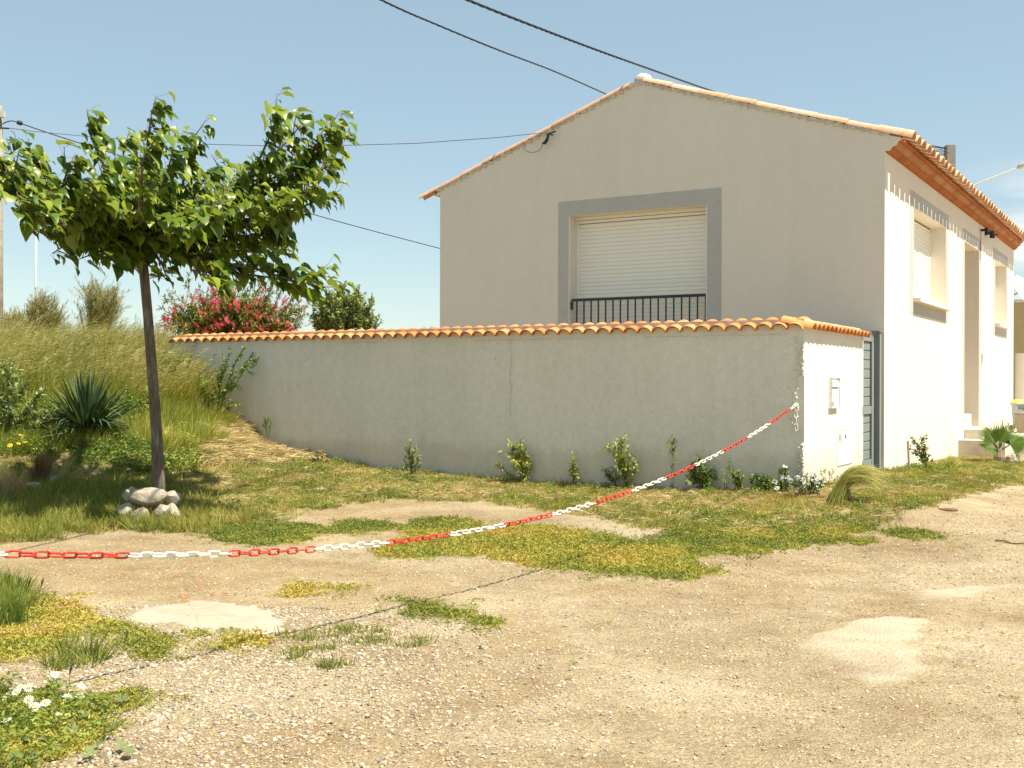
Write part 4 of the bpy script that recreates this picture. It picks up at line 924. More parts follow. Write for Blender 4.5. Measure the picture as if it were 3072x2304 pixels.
# ================================================================== CHAIN
def chain_pt(n):
    D = 14.20 * (n + 10.3) / 24.6; hk = wp(.085, -.055, 1.03); X = hk[0] - .682 * (hk[1] - D); u = n - 4.7
    return Vector((X, D, .175 + .00925 * u * u))
ch = empty('barrier_chain', chain_pt(5), 'red and white plastic barrier chain slung from the garden wall corner across the yard', 'chain')
def link_mesh(nm, length, width, r, m):
    hw, hl = width / 2 - r, length / 2 - r; pts = []
    st = hl - hw
    for k in range(5): a = math.pi / 2 - math.pi * k / 4; pts.append((st + hw * math.cos(a), hw * math.sin(a), 0))
    for k in range(5): a = -math.pi / 2 - math.pi * k / 4; pts.append((-st + hw * math.cos(a), hw * math.sin(a), 0))
    n = len(pts); q = 6; vs, fs = [], []
    for i, p in enumerate(pts):
        t = (Vector(pts[(i + 1) % n]) - Vector(pts[i - 1])).normalized(); b = t.cross(Vector((0, 0, 1)))
        for k in range(q): a = 2 * math.pi * k / q; vs.append(Vector(p) + b * math.cos(a) * r + Vector((0, 0, 1)) * math.sin(a) * r)
    for i in range(n):
        for k in range(q): fs.append((i * q + k, ((i + 1) % n) * q + k, ((i + 1) % n) * q + (k + 1) % q, i * q + (k + 1) % q))
    me = bpy.data.meshes.new(nm); me.from_pydata([tuple(v) for v in vs], [], fs); me.materials.append(m); me.polygons.foreach_set('use_smooth', [True] * len(fs)); me.update(); return me
lr, lw = link_mesh('red_link', .0995, .046, .0060, M['red']), link_mesh('white_link', .0995, .046, .0060, M['white_plastic'])
def put_link(me, p, d, roll, nm):
    d = d.normalized(); y = Vector((0, 0, 1)).cross(d).normalized(); z = d.cross(y)
    m4 = frame(p, d, y, z) @ Matrix.Rotation(roll, 4, 'X'); return place(me, nm, ch, m4)
n = 14.3; i = 0; P0 = chain_pt(n)
while n > -4:
    dn = .0779 / ((chain_pt(n) - chain_pt(n - .01)).length / .01); P1 = chain_pt(n - dn)
    seg = int(math.floor(n - dn * .5)); red = seg % 2 != 0
    put_link(lr if red else lw, (P0 + P1) / 2, P1 - P0, (1.30 if i % 2 else -.15) + rnd.uniform(-.16, .16) + .25 * math.sin(i * .13), 'red_link' if red else 'white_link')
    P0 = P1; n -= dn; i += 1
hk = Vector(wp(.085, -.055, 1.03))
for k in range(4):
    put_link(lw, hk + Vector((-.01 + .004 * k, 0, -.045 - .082 * k)) + Vector(-R) * .005, Vector((.06, 0, -1)), (1.5 if k % 2 else .1), 'white_link')
mb = MB(); hv = np.array(hk); mb.tube([wp(.085, .03, 1.045), hv + UP * .0 + R * .01, hv - R * .012 + UP * .005, hv - R * .018 - UP * .02], .005, 6); mb.build('hook', M['pale_metal'], ch)
pp = chain_pt(-4.0); post = MB(); gz = hz(pp.x, pp.y)
post.tube([(pp.x - .03, pp.y, gz - .1), (pp.x - .03, pp.y, pp.z + .06)], .03, 12); post.tube([(pp.x - .03, pp.y, pp.z), (pp.x + .03, pp.y, pp.z)], .006, 6)
o = post.build('chain_post', M['pale_metal']); props(o, 'pale metal post holding the left end of the barrier chain', 'post')
#PART3

# ================================================================== generic plant builders
def leaf_faces(mb, p, d, up, ln, wd, fold=.2, tint=0, tl=None):
    """small folded diamond leaf: 2 x 2 triangles"""
    d = d.normalized(); s = d.cross(up); s = s.normalized() if s.length > 1e-4 else Vector((1, 0, 0)); n_ = s.cross(d)
    mb.add([p, p + d * ln * .45 + s * wd * .5 + n_ * wd * fold, p + d * ln, p + d * ln * .45 - s * wd * .5 + n_ * wd * fold, p + d * ln * .5], [(0, 4, 1), (4, 2, 1), (0, 3, 4), (4, 3, 2)])
    if tl is not None: tl.extend([tint] * 5)
def rv(a=1): return Vector((rnd.uniform(-a, a), rnd.uniform(-a, a), rnd.uniform(-a, a)))
def curve_pts(a, b, bow, n=6):
    a, b, bow = Vector(a), Vector(b), Vector(bow)
    return [a.lerp(b, t) + bow * (4 * t * (1 - t)) for t in [i / (n - 1) for i in range(n)]]
def bush(root, base, targets, stem_r, leaf_m, stem_m, ln, wd, per_m, t0=.25, spread=1.0, sag=0, wind=(0, 0, 0), side=0, side_len=.15, names=('foliage', 'stem'), bow=.06, tint_f=None, t_hi=.0):
    """stems from the base to target points, with leaves set along their outer part"""
    mb, ms, tl = MB(), MB(), []; base = Vector(base); wind = Vector(wind); ends = []
    for t in targets:
        t = Vector(t); ln_s = (t - base).length; pts = curve_pts(base + rv(.03), t, rv(bow * ln_s) + Vector((0, 0, bow * ln_s)), 6)
        ms.tube(pts, [stem_r * (1 - .8 * i / 5) for i in range(6)], 5); runs = [(pts, t0)]
        for _ in range(side):
            q = rnd.uniform(.35, .95); i = min(int(q * 5), 4); p = pts[i].lerp(pts[i + 1], q * 5 - i); d = ((pts[i + 1] - pts[i]).normalized() + rv(.9) + wind * .5).normalized()
            sp = curve_pts(p, p + d * side_len * rnd.uniform(.5, 1.3), Vector((0, 0, -.1 * side_len)), 4); ms.tube(sp, [stem_r * .4, stem_r * .3, stem_r * .2, stem_r * .1], 4); runs.append((sp, .1)); ends.append((sp[-1], (sp[-1] - sp[-2]).normalized()))
        ends.append((pts[-1], (pts[-1] - pts[-2]).normalized()))
        for rp, s0 in runs:
            tot = sum((rp[i + 1] - rp[i]).length for i in range(len(rp) - 1)); k = max(2, int(tot * per_m * (1 - s0)))
            for j in range(k):
                q = s0 + (1 - s0) * (j + rnd.random()) / k; u = min(q, .9999) * (len(rp) - 1); i = int(u); p = rp[i].lerp(rp[i + 1], u - i); ax = (rp[i + 1] - rp[i]).normalized()
                d = (ax * .6 + rv(spread) + wind + Vector((0, 0, -sag))).normalized()
                leaf_faces(mb, p, d, Vector((0, 0, 1)) + rv(.5), ln * rnd.uniform(.6, 1.2), wd * rnd.uniform(.7, 1.2), .2, min(1, max(0, rnd.gauss(.45, .22) + t_hi * q)), tl)
    f = mb.build(names[0], leaf_m, root, attr=tl); f['kind'] = 'stuff'; s_ = ms.build(names[1], stem_m, root, smooth=True); s_['kind'] = 'stuff'
    return ends
def ell(c, r, n, zmin=-1, shell=.6):
    out = []
    while len(out) < n:
        v = rv(); l_ = v.length
        if l_ > 1 or l_ < shell or v.z < zmin: continue
        out.append(Vector(c) + Vector((v.x * r[0], v.y * r[1], v.z * r[2])))
    return out

# ================================================================== MULBERRY TREE
TD = 12.75
def T(x, y, dd=0): return Vector(at(x * K, y * K, TD + dd))
tb = T(342, 1075); tb.z = hz(tb.x, tb.y) - .1
tree = empty('mulberry_tree', (tb.x, tb.y, tb.z + .1), 'young mulberry tree with large glossy leaves blown sideways, slender leaning trunk ringed by pale rocks', 'tree')
tp = [tb, T(343, 1050), T(339, 950), T(333, 860), T(326, 770), T(319, 680), T(312, 600), T(307, 555), T(303, 522)]
mb = MB(); mb.tube(tp, [.085, .072, .062, .058, .055, .054, .053, .058, .066], 14)
mb.v = [(x + (vnoise(z * 9, x * 40, 3) - .5) * .006, y, z) for x, y, z in mb.v]
mb.build('trunk', M['bark'], tree, smooth=True)
hub = T(304, 525)
limbs = [  # photo-measured end points, depth offset at the end
    ([(262, 505), (190, 470), (100, 430), (30, 390), (-25, 345)], -.1, 1), ([(340, 490), (420, 475), (520, 430), (620, 365), (700, 305), (762, 292)], .1, 1),
    ([(390, 505), (500, 492), (600, 470), (680, 435), (722, 425)], -.5, 1), ([(290, 470), (255, 410), (220, 350), (198, 300), (190, 240)], .2, 1),
    ([(305, 450), (312, 380), (318, 310), (328, 236)], -.4, 1), ([(345, 470), (390, 415), (408, 350), (422, 288)], .3, 1),
    ([(430, 475), (520, 410), (562, 340), (590, 280), (602, 235)], -.3, 1), ([(370, 530), (450, 562), (550, 580), (630, 605), (700, 622)], -.5, 1),
    ([(255, 525), (190, 520), (140, 530), (112, 548)], .3, 1), ([(260, 535), (210, 545), (170, 560)], -.6, .8), ([(335, 548), (352, 575), (360, 600)], -.5, .7),
    ([(385, 540), (430, 580), (462, 608), (478, 625)], -.7, 1), ([(200, 485), (130, 455), (80, 400), (62, 335)], .6, .9),
    ([(480, 440), (560, 370), (615, 310), (655, 265)], .5, 1), ([(560, 430), (660, 350), (718, 272)], .2, 1), ([(480, 480), (560, 495), (625, 515)], .5, .9),
    ([(410, 440), (440, 390), (480, 360)], .8, .8), ([(250, 450), (232, 400), (215, 360)], -.8, .9), ([(280, 440), (272, 370), (262, 300)], .7, 1),
    ([(340, 430), (362, 370), (372, 330)], -.9, .9), ([(180, 475), (130, 420), (150, 350)], -.8, .9), ([(140, 455), (90, 440), (30, 440)], .5, 1), ([(520, 430), (600, 400), (690, 370), (725, 345)], .8, 1),
    ([(450, 470), (540, 460), (640, 440), (680, 400)], -.9, 1), ([(60, 420), (10, 410), (-50, 400)], -.5, .9), ([(420, 560), (500, 590), (590, 600), (650, 612)], -.3, .9), ([(300, 560), (260, 565), (225, 560)], -.7, .7)]
nodes = []
def limb(pts, r0, r1, vis=True):
    n = len(pts); mb = MB(); mb.tube(pts, [r0 + (r1 - r0) * i / (n - 1) for i in range(n)], 7)
    mb.build('branch', M['bark'] if r0 > .02 else M['twig'], tree, smooth=True)
def walk(pts, t0, step):
    tot = 0; out = []; Ls = [(pts[i + 1] - pts[i]).length for i in range(len(pts) - 1)]; full = sum(Ls); s = t0 * full
    while s < full:
        a = 0; acc = 0
        while acc + Ls[a] < s: acc += Ls[a]; a += 1
        q = (s - acc) / Ls[a]; out.append((pts[a].lerp(pts[a + 1], q), (pts[a + 1] - pts[a]).normalized(), s / full)); s += step * rnd.uniform(.7, 1.3)
    return out
extra = []
for k in range(28):   # limbs toward and away from the viewer, filling the parasol-shaped crown
    a = rnd.uniform(0, 6.28); ext = rnd.uniform(.9, 1.9); ex = math.cos(a) * ext; ey = math.sin(a) * ext * .95
    if abs(ex) > 1.5 and abs(ey) < .6: continue
    end = hub + Vector((ex + .25, ey, rnd.uniform(.05, .75) - .12 * abs(ex))); mid = hub.lerp(end, .5) + Vector((0, 0, -.05 + rnd.uniform(-.1, .15)))
    extra.append([hub, mid, end, end + Vector((rnd.uniform(0, .25), rnd.uniform(-.1, .1), rnd.uniform(.05, .35)))])
allp = []
for pts, dd, ld in limbs:
    P3 = [hub] + [T(x, y, dd * (i + 1) / len(pts)) for i, (x, y) in enumerate(pts)]; allp.append((P3, ld))
for P3 in extra: allp.append((P3, .75))
for P3, ld in allp:
    limb(P3, .026, .005)
    for p, d, q in walk(P3, .14, 0.033 / ld): nodes.append((p, d, q))
    for p, d, q in walk(P3, .25, .20):      # short upright side shoots
        e = p + (Vector((0, 0, .8)) + d * .5 + rv(.7)).normalized() * rnd.uniform(.14, .36); sp = [p, p.lerp(e, .5) + rv(.01), e]
        mb = MB(); mb.tube(sp, [.006, .005, .003], 5); allq = mb
        nodes += [(a, b, c) for a, b, c in walk(sp, .25, .04)]
        extra.append(('t', sp))
tw = MB()
for e_ in extra:
    if e_[0] == 't': tw.tube(e_[1], [.006, .005, .003], 5)
o = tw.build('twig', M['twig'], tree, smooth=True); o['kind'] = 'stuff'
def leaf_shape(seed):
    r2 = random.Random(seed); rows = [(-.06, .20), (.0, .34), (.12, .46), (.30, .50), (.5, .42), (.68, .28), (.84, .12), (1.0, .0)]
    fold = r2.uniform(.10, .55); droop = r2.uniform(.1, .5); wav = r2.uniform(.02, .06); vs, fs = [], []
    for i, (t, w) in enumerate(rows):
        z = -droop * t * t; x = t * (1 - .25 * droop * t)
        if i == 0: vs += [(-.09, w * .9, z + w * fold), (.0, 0, 0), (-.09, -w * .9, z + w * fold)]
        elif w == 0: vs += [(x, 0, z)]
        else:
            ww = w * (1 + r2.uniform(-.08, .08)); vs += [(x, ww * math.cos(fold), z + ww * fold + r2.uniform(-wav, wav)), (x, 0, z), (x, -ww * math.cos(fold), z + ww * fold + r2.uniform(-wav, wav))]
    for i in range(len(rows) - 2):
        a = i * 3; fs += [(a, a + 1, a + 4, a + 3), (a + 1, a + 2, a + 5, a + 4)]
    a = (len(rows) - 2) * 3; fs += [(a, a + 1, a + 3), (a + 1, a + 2, a + 3)]
    return vs, fs
LSH = [leaf_shape(i) for i in range(10)]
LME = []
for vs, fs in LSH:
    me = bpy.data.meshes.new('leaf'); me.from_pydata(vs, [], fs); me.materials.append(M['mulberry_leaf']); me.polygons.foreach_set('use_smooth', [True] * len(fs)); me.update(); LME.append(me)
leaves = []
for p, d, q in nodes:
    for _ in range(1 if rnd.random() < .72 else 2):
        stalk = (rv(.9) + Vector((.40, 0, -.05))).normalized(); p1 = p + stalk * rnd.uniform(.04, .15)
        tip = (stalk * .35 + Vector((.75, rnd.uniform(-.5, .3), -.45)) + rv(.42)).normalized()
        up_ = (Vector((.25, -.15, 1)) + rv(.5)).normalized(); y = up_.cross(tip).normalized(); z = tip.cross(y)
        s = rnd.choice((rnd.uniform(.07, .13), rnd.uniform(.12, .195))) * (1.05 if q > .8 else 1)
        leaves.append((p1, tip, y, z, s, rnd.randrange(10), p))
cpos = Vector((0, 0, 1.3)); leaves.sort(key=lambda l: (l[0] - cpos).length - l[4] * 2 - (.35 if (l[0].z > hub.z + .5) else 0))
mb, tl, pet = MB(), [], MB()
for i, (p1, tip, y, z, s, k, p) in enumerate(leaves):
    m4 = frame(p1, tip * s, y * s, z * s); pet.tube([p, p1], .0018, 3, cap=False)
    if i < 298: place(LME[k], 'leaf', tree, m4)
    else:
        vs, fs = LSH[k]; mb.add([m4 @ Vector(v) for v in vs], fs); tl += [rnd.random()] * len(vs)
o = mb.build('foliage', M['mulberry_leaf_s'], tree, smooth=True, attr=tl); o['kind'] = 'stuff'
o = pet.build('leaf_stalk', M['stem'], tree); o['kind'] = 'stuff'

# ================================================================== ROCKS
def rock(px, py, D, rx, ry, rz_, label, name='rock', m='rock', cat='rock', group=None, seed=0, lift=0.0, rot=0, D_from_ground=True):
    P = gpt(px * K, py * K) if D is None else at(px * K, py * K, D)
    me = ico(name, 200 + seed, [M[m]], 3, .0); r2 = random.Random(seed)
    co = np.empty(len(me.vertices) * 3); me.vertices.foreach_get('co', co); co = co.reshape(-1, 3)
    f = 1 + (vnoise(co[:, 0] * 1.5 + seed, co[:, 1] * 1.5 + co[:, 2] * 1.3, seed) - .5) * .55 + (vnoise(co[:, 0] * 4 + seed, co[:, 1] * 4 + co[:, 2] * 3, seed + 2) - .5) * .22
    co = co * f[:, None]
    for _ in range(11):
        nn = np.array([r2.gauss(0, 1), r2.gauss(0, 1), r2.gauss(0, 1)]); nn /= np.linalg.norm(nn); d_ = r2.uniform(.58, .85); ex = np.maximum(co @ nn - d_, 0); co -= ex[:, None] * nn * .85
    co *= np.array([rx, ry, rz_]); ca, sa = math.cos(rot), math.sin(rot); co = np.c_[co[:, 0] * ca - co[:, 1] * sa, co[:, 0] * sa + co[:, 1] * ca, co[:, 2]]
    me.vertices.foreach_set('co', co.astype(np.float32).ravel()); me.polygons.foreach_set('use_smooth', [True] * len(me.polygons))
    try: me.set_sharp_from_angle(angle=math.radians(22))
    except Exception: pass
    me.update(); o = link(name, me); o.location = (P[0], P[1], P[2] + lift); props(o, label, cat, group); return o
RG = 'pale rocks ringing the mulberry trunk'
bx, by = tb.x, tb.y; bz = hz(bx, by)
def trock(dx, dy, dz, rx, ry, rz_, lab, sd, rot=0):
    o = rock(0, 0, 5, rx * .9, ry * .9, rz_ * .88, lab, seed=sd, rot=rot, group=RG); o.location = (bx + dx, by + dy, hz(bx + dx, by + dy) + dz + .03); return o
trock(.00, -.30, .22, .27, .16, .13, 'largest pale rock lying on top of the ring in front of the trunk', 3, .1)
trock(.22, -.22, .20, .11, .10, .12, 'whitest rock of the ring, catching the sun right of the trunk', 5)
trock(-.26, -.32, .07, .15, .12, .11, 'grey rock half sunk in grass at the left front of the ring', 7)
trock(-.06, -.42, .05, .13, .10, .10, 'low grey rock under the largest one in front of the trunk', 9)
trock(.17, -.42, .07, .12, .09, .10, 'rock with flat top below the sunlit one', 11)
trock(.27, -.34, .05, .09, .10, .12, 'slanted split rock at the right front of the ring', 12, .5)
trock(-.24, -.12, .20, .13, .13, .10, 'reddish brown shaded rock behind the top rock on the left', 15)
trock(.10, .20, .08, .16, .12, .13, 'rock on the far side of the trunk', 17)
rock(68, 1058, None, .16, .10, .07, 'flat white rock at the foot of the brown grass tuft', seed=21, lift=.04)
rock(102, 1050, None, .14, .10, .08, 'pale rock in the middle of the three left of the tree', seed=23, lift=.04)
rock(118, 1045, None, .10, .10, .08, 'small grey rock nearest the tree, right of two others', seed=25, lift=.04)
rock(82, 1030, None, .10, .08, .06, 'tan rock behind the flat white one', seed=27, lift=.04)
rock(432, 925, None, .13, .10, .08, 'weathered grey rock on the slope below the leaning weed', seed=29, lift=.05)
rock(572, 1020, None, .13, .07, .05, 'reddish tan stone lying in the dry grass', m='brown_rock', seed=31, lift=.02, cat='stone')
rock(1830, 1082, None, .075, .07, .09, 'dark stone stump at the root of the feather grass', m='brown_rock', seed=33, lift=.05, cat='stone')
rock(2040, 1024 + 30, None, .05, .05, .03, 'small pale stone in the verge right of the feather grass', seed=35, lift=.01, cat='stone')
for px, py, s_, lab, m_ in ((1398, 1408, .016, 'white flake of stone on the bare track', 'rock'), (1594, 1463, .017, 'dark pebble alone on the bare track', 'brown_rock'), (612, 1422, .022, 'round tan stone left of the small grass tuft', 'rock'),
                      (1035, 1360, .03, 'grey pebbles beside the rightmost green patch', 'brown_rock'), (1045, 1402, .026, 'grey stone in the gravel below the right green patch', 'rock'), (1470, 1283, .015, 'small stone near the middle of the yard', 'brown_rock'),
                      (330, 1440 + 0, .026, 'pale stone beside the grass tuft with a tall stalk', 'rock'), (1042, 1430, .02, 'darker stone just below another grey one in the gravel', 'brown_rock'), (1302, 1545, .014, 'small reddish pebble low in the middle of the track', 'brown_rock')):
    rock(px, py, None, s_ * 1.3, s_, s_ * .7, lab, name='stone', m=m_, cat='stone', seed=int(px), lift=s_ * .2)
# rusty cover and twigs on the track
P = gpt(2048 * K, 1101 * K); mb = MB(); mb.tube([(P[0], P[1], P[2] - .01), (P[0], P[1], P[2] + .006), (P[0], P[1], P[2] + .010)], [.11, .11, .09], 20); o = mb.build('rusty_disc', M['rust']); props(o, 'small rusty iron disc lying on the track', 'iron disc')
def twig(a, b, lab, m='dry_stem', r=.006):
    A, B = gpt(a[0] * K, a[1] * K), gpt(b[0] * K, b[1] * K); mb = MB(); pts = [Vector(A) + (Vector(B) - Vector(A)) * t + Vector((0, 0, .012 + .01 * math.sin(t * 9))) for t in (0, .25, .5, .75, 1)]; mb.tube(pts, [r, r, r * .9, r * .8, r * .5], 6)
    o = mb.build('twig', M[m]); props(o, lab, 'twig')
twig((2150, 1170), (2225, 1180), 'long brown twig at the right edge of the track', 'twig', .009)
twig((790, 1355), (860, 1352), 'pale dry stalk lying across the thin grass in the gravel')
twig((470, 1005), (640, 985), 'long dry stalk on the straw slope')
twig((500, 1040), (560, 1000), 'short forked dry stalk in the straw near the wall')

# ================================================================== YUCCA
yb = gpt(186 * K, 955 * K); yb[2] += .02
yu = empty('yucca', yb, 'spiky dark green yucca with sword leaves on the mound left of the tree', 'yucca')
def sword(length, wd, bend, seed):
    r2 = random.Random(seed); n = 5; vs, fs = [], []; p = Vector((0, 0, 0)); a = 0
    for i in range(n + 1):
        t = i / n; w = wd * (.55 + 1.4 * t if t < .3 else (1 - (t - .3) / .7) ** .8 * .97 + .0) * .5; w = max(w, .0008)
        vs += [p + Vector((0, w, w * .5)), p.copy(), p + Vector((0, -w, w * .5))]
        a += bend / n * (t * 1.6) if bend > 0 else 0; p = p + Vector((math.cos(a), 0, -math.sin(a))) * length / n
    for i in range(n):
        b = i * 3; fs += [(b, b + 1, b + 4, b + 3), (b + 1, b + 2, b + 5, b + 4)]
    me = bpy.data.meshes.new('leaf'); me.from_pydata([tuple(v) for v in vs], [], fs); me.materials.append(M['yucca']); me.update(); return me
SW = [sword(1, .055, 0, 1), sword(1, .06, .15, 2), sword(1, .05, .4, 3), sword(1, .07, 2.3, 4), sword(1, .065, 1.7, 5)]
for i in range(290):
    a = rnd.uniform(0, 6.28); el_ = rnd.uniform(-.25, 1.5); k = rnd.randrange(3)
    if el_ < .5 and rnd.random() < .5 and math.sin(a) < .4: k = 3 + rnd.randrange(2); el_ = rnd.uniform(.3, 1.0)
    d = Vector((math.cos(a) * math.cos(el_), math.sin(a) * math.cos(el_), math.sin(el_))); y = Vector((0, 0, 1)).cross(d).normalized(); y = (y + rv(.2)).normalized(); z = d.cross(y).normalized(); y = z.cross(d)
    s = rnd.uniform(.62, .92) * (.85 if el_ < .3 else 1)
    place(SW[k], 'leaf', yu, frame((yb[0] + math.cos(a) * .05, yb[1] + math.sin(a) * .05, yb[2] + .12 + rnd.uniform(-.06, .1)), d * s, y * s * 1.15, z * s))
mb = MB(); mb.tube([Vector(yb) - Vector((0, 0, .1)), Vector(yb) + Vector((0, 0, .2))], [.08, .06], 10); mb.build('stem', M['brown_rock'], yu)

# ================================================================== SHRUBS BEHIND THE WALL AND ON THE MOUND
# bottlebrush
BD = 23.5; bc = Vector(at(508 * K, 695 * K, BD)); bb_base = Vector((bc.x, bc.y, bc.z - 1.5))
bb = empty('bottlebrush_shrub', bb_base, 'bushy shrub covered in bright red brush flowers behind the left end of the wall', 'shrub')
tg = []
for (x, y) in [(345, 665), (352, 640), (372, 628), (350, 690), (400, 612), (430, 620), (455, 600), (480, 610), (500, 608), (520, 612), (545, 612), (570, 605), (588, 618), (610, 625), (632, 640), (650, 650), (660, 680), (650, 700), (640, 665), (670, 655)]:
    tg.append(Vector(at(x * K, y * K, BD + rnd.uniform(-.5, .5))))
tg += ell(bc, (1.42, .85, .68), 290, -.95, .15)
ends = bush(bb, bb_base, tg, .016, M['bb_leaf'], M['twig'], .12, .030, 85, .6, 1.0, .1, (.1, 0, 0), 6, .26)
def brush(seed):
    r2 = random.Random(seed); mb = MB()
    for i in range(110):
        t = r2.random(); a = r2.uniform(0, 6.28); d = Vector((.35, math.cos(a), math.sin(a))).normalized(); p = Vector((t * .9, 0, 0)); s = d.cross(Vector((1, 0, 0))).normalized() * .018
        l_ = .30 * (1 - .5 * abs(t - .4)); mb.add([p - s, p + s, p + d * l_], [(0, 1, 2)])
    me = bpy.data.meshes.new('flower'); me.from_pydata(mb.v, [], mb.f); me.materials.append(M['red_flower']); me.update(); return me
BR = [brush(i) for i in range(4)]
cnt = 0
for t in range(4000):
    v = rv(); 
    if v.length > 1 or v.length < .45 or v.y > .3: continue
    p = bc + Vector((v.x * 1.5 + .0, v.y * .9, v.z * .70))
    if vnoise(p.x * 2.6 + 3, p.z * 2.6 + p.y, 5) < .40 or cnt >= 285: continue
    s = rnd.uniform(.13, .21); d = (Vector(v).normalized() * .6 + rv(.6) + Vector((0, 0, .35))).normalized(); y = d.cross(rv()).normalized(); z = d.cross(y)
    place(BR[cnt % 4], 'flower', bb, frame(p, d * s, y * s, z * s)); cnt += 1
# round shrub farther back
sc_ = Vector(at(742 * K, 668 * K, 31)); sb = Vector((sc_.x, sc_.y, sc_.z - 1.6))
sh2 = empty('round_shrub', sb, 'small rounded green tree behind the wall, right of the red flowering shrub', 'small tree')
bush(sh2, sb, ell(sc_, (.85, .8, .66), 110, -.9, .1) + ell(sc_ + Vector((.25, 0, -.35)), (.95, .8, .35), 24, -1, .3) + ell(Vector(at(690 * K, 695 * K, 31)), (.3, .3, .3), 10), .02, M['grey_leaf'], M['twig'], .10, .07, 60, .45, 1.0, .1, (0, 0, 0), 6, .34)
# wispy brooms on the skyline
for (x, y, w, h_, D_, lab) in ((215, 652, 62, 48, 26, 'wispy grey green broom standing highest on the mound skyline, left of the trunk'), (95, 675, 48, 45, 26, 'wispy broom on the mound skyline beside the thin pale pole'), (30, 705, 40, 25, 27, 'low wispy shrub at the far left of the mound skyline')):
    c = Vector(at(x * K, y * K, D_)); s = D_ / FPX * K; b0 = Vector((c.x - .1, c.y, hz(c.x, c.y)))
    r_ = empty('broom_shrub', b0, lab, 'shrub')
    bush(r_, b0, ell(c, (w * s * .85, .5, h_ * s), 60, -.6, .3), .010, M['broom_leaf'], M['dry_stem'], .13, .012, 60, .45, .6, -.4, (.35, 0, 0), 8, .34)
# grey-leaved shrub at the left edge of the mound
c = gpt(20 * K, 950 * K); b0 = Vector(c)
r_ = empty('leafy_shrub', b0, 'dusty green leafy shrub at the left edge of the mound', 'shrub')
tg = [Vector(at(x * K, y * K, c[1] + rnd.uniform(-.3, .3))) for x, y in [(10, 790), (22, 775), (35, 800), (-20, 800), (55, 830), (90, 850), (5, 840), (30, 850), (70, 880), (105, 890), (130, 900), (150, 925), (50, 905), (-15, 880), (20, 900), (85, 920), (120, 930)]]
bush(r_, b0, tg, .010, M['grey_leaf'], M['stem'], .10, .034, 110, .2, 1.0, .0, (0, 0, .2), 4, .18)
for (px, py, w, h_, lab, lf) in ((175, 790, 60, 50, 'loose green bush in the tall grass above the yucca', 'green_leaf'), (60, 745, 50, 40, 'grey green bush in the tall grass near the left edge', 'grey_leaf'), (370, 835, 60, 55, 'loose leafy bush just right of the mulberry trunk on the mound', 'green_leaf'), (300, 730, 60, 40, 'grassy bush behind the mulberry trunk on top of the mound', 'broom_leaf'), (395, 775, 50, 55, 'fine leaved bush overhanging the left end of the wall', 'broom_leaf'), (280, 900, 50, 40, 'small green bush between the yucca and the trunk', 'green_leaf')):
    c = gpt(px * K, (py + 20) * K); 
    s_w = (c - W0) @ R
    if s_w > -.4 and (c - W0) @ L < 11.6: c = c - R * (s_w + .5); c[2] = hz(c[0], c[1])
    s = c[1] / FPX * K; cc = Vector(at(px * K, (py - h_ * .3) * K, c[1])); r_ = empty('mound_bush', Vector(c), lab, 'bush')
    bush(r_, Vector(c), ell(cc, (w * s, .5, h_ * s), 34, -.6, .3), .007, M[lf], M['stem'], .075, .02 if lf == 'broom_leaf' else .034, 60, .3, 1.0, 0, (.2, 0, .1), 4, .22)
# arching weed in front of the wall's left end
c = gpt(470 * K, 905 * K); b0 = Vector(c); r_ = empty('arching_weed', b0, 'tall thin weed arching in front of the left part of the wall', 'weed')
D_ = c[1]; tg = [Vector(at(x * K, y * K, D_ + rnd.uniform(-.25, .1))) for x, y in [(540, 775), (520, 765), (500, 760), (548, 790), (490, 790), (505, 830), (470, 800), (430, 800), (450, 850), (500, 870), (440, 830), (480, 850)]]
bush(r_, b0, tg, .008, M['green_leaf'], M['stem'], .06, .04, 75, .3, 1.0, .1, (.2, 0, 0), 4, .18, bow=.12)

# ================================================================== PLANTS AT THE FOOT OF THE WALL
def clear(P, px, py):
    s = (P - W0) @ R; w = (P - W0) @ L; d = ray(px * K, py * K)
    if s > -.13 and -.02 < w < 11.5:
        P = CAM + d * (((W0 - R * .13) - CAM) @ R / (d @ R)); P[2] = hz(P[0], P[1])
        if (P - W0) @ L < .02: P = CAM + d * (((W0 - L * .13) - CAM) @ L / (d @ L)); P[2] = hz(P[0], P[1])
    elif w > -.12 and 0 <= s < 16: P = CAM + d * (((W0 - L * .14) - CAM) @ L / (d @ L)); P[2] = hz(P[0], P[1])
    return P
def wall_plant(name, px, py, tops, lab, leaf='wallflower_leaf', ln=.05, wd=.012, per=60, fl=None, nfl=0, fs_=.012, cat='plant', spread=.8, sag=.35, r=.004, side=2, side_len=.07, t0=.3, fan=.12, petals=0, bow=.10):
    P = clear(gpt(px * K, py * K), px, py); b0 = Vector(P); D = b0.y; r_ = empty(name, b0, lab, cat)
    tg = [Vector(at(x * K, y * K, D + rnd.uniform(-fan, fan * .1))) for x, y in tops]
    ends = bush(r_, b0, tg, r, M[leaf], M['stem'], ln * 1.45, wd * 1.5, per * 1.5, t0, spread, sag, (0, 0, 0), side, side_len, bow=bow)
    if fl:
        rnd.shuffle(ends)
        for p, d in ends[:nfl]: flower(r_, p, fs_ * 1.5, fl, petals)
    return r_
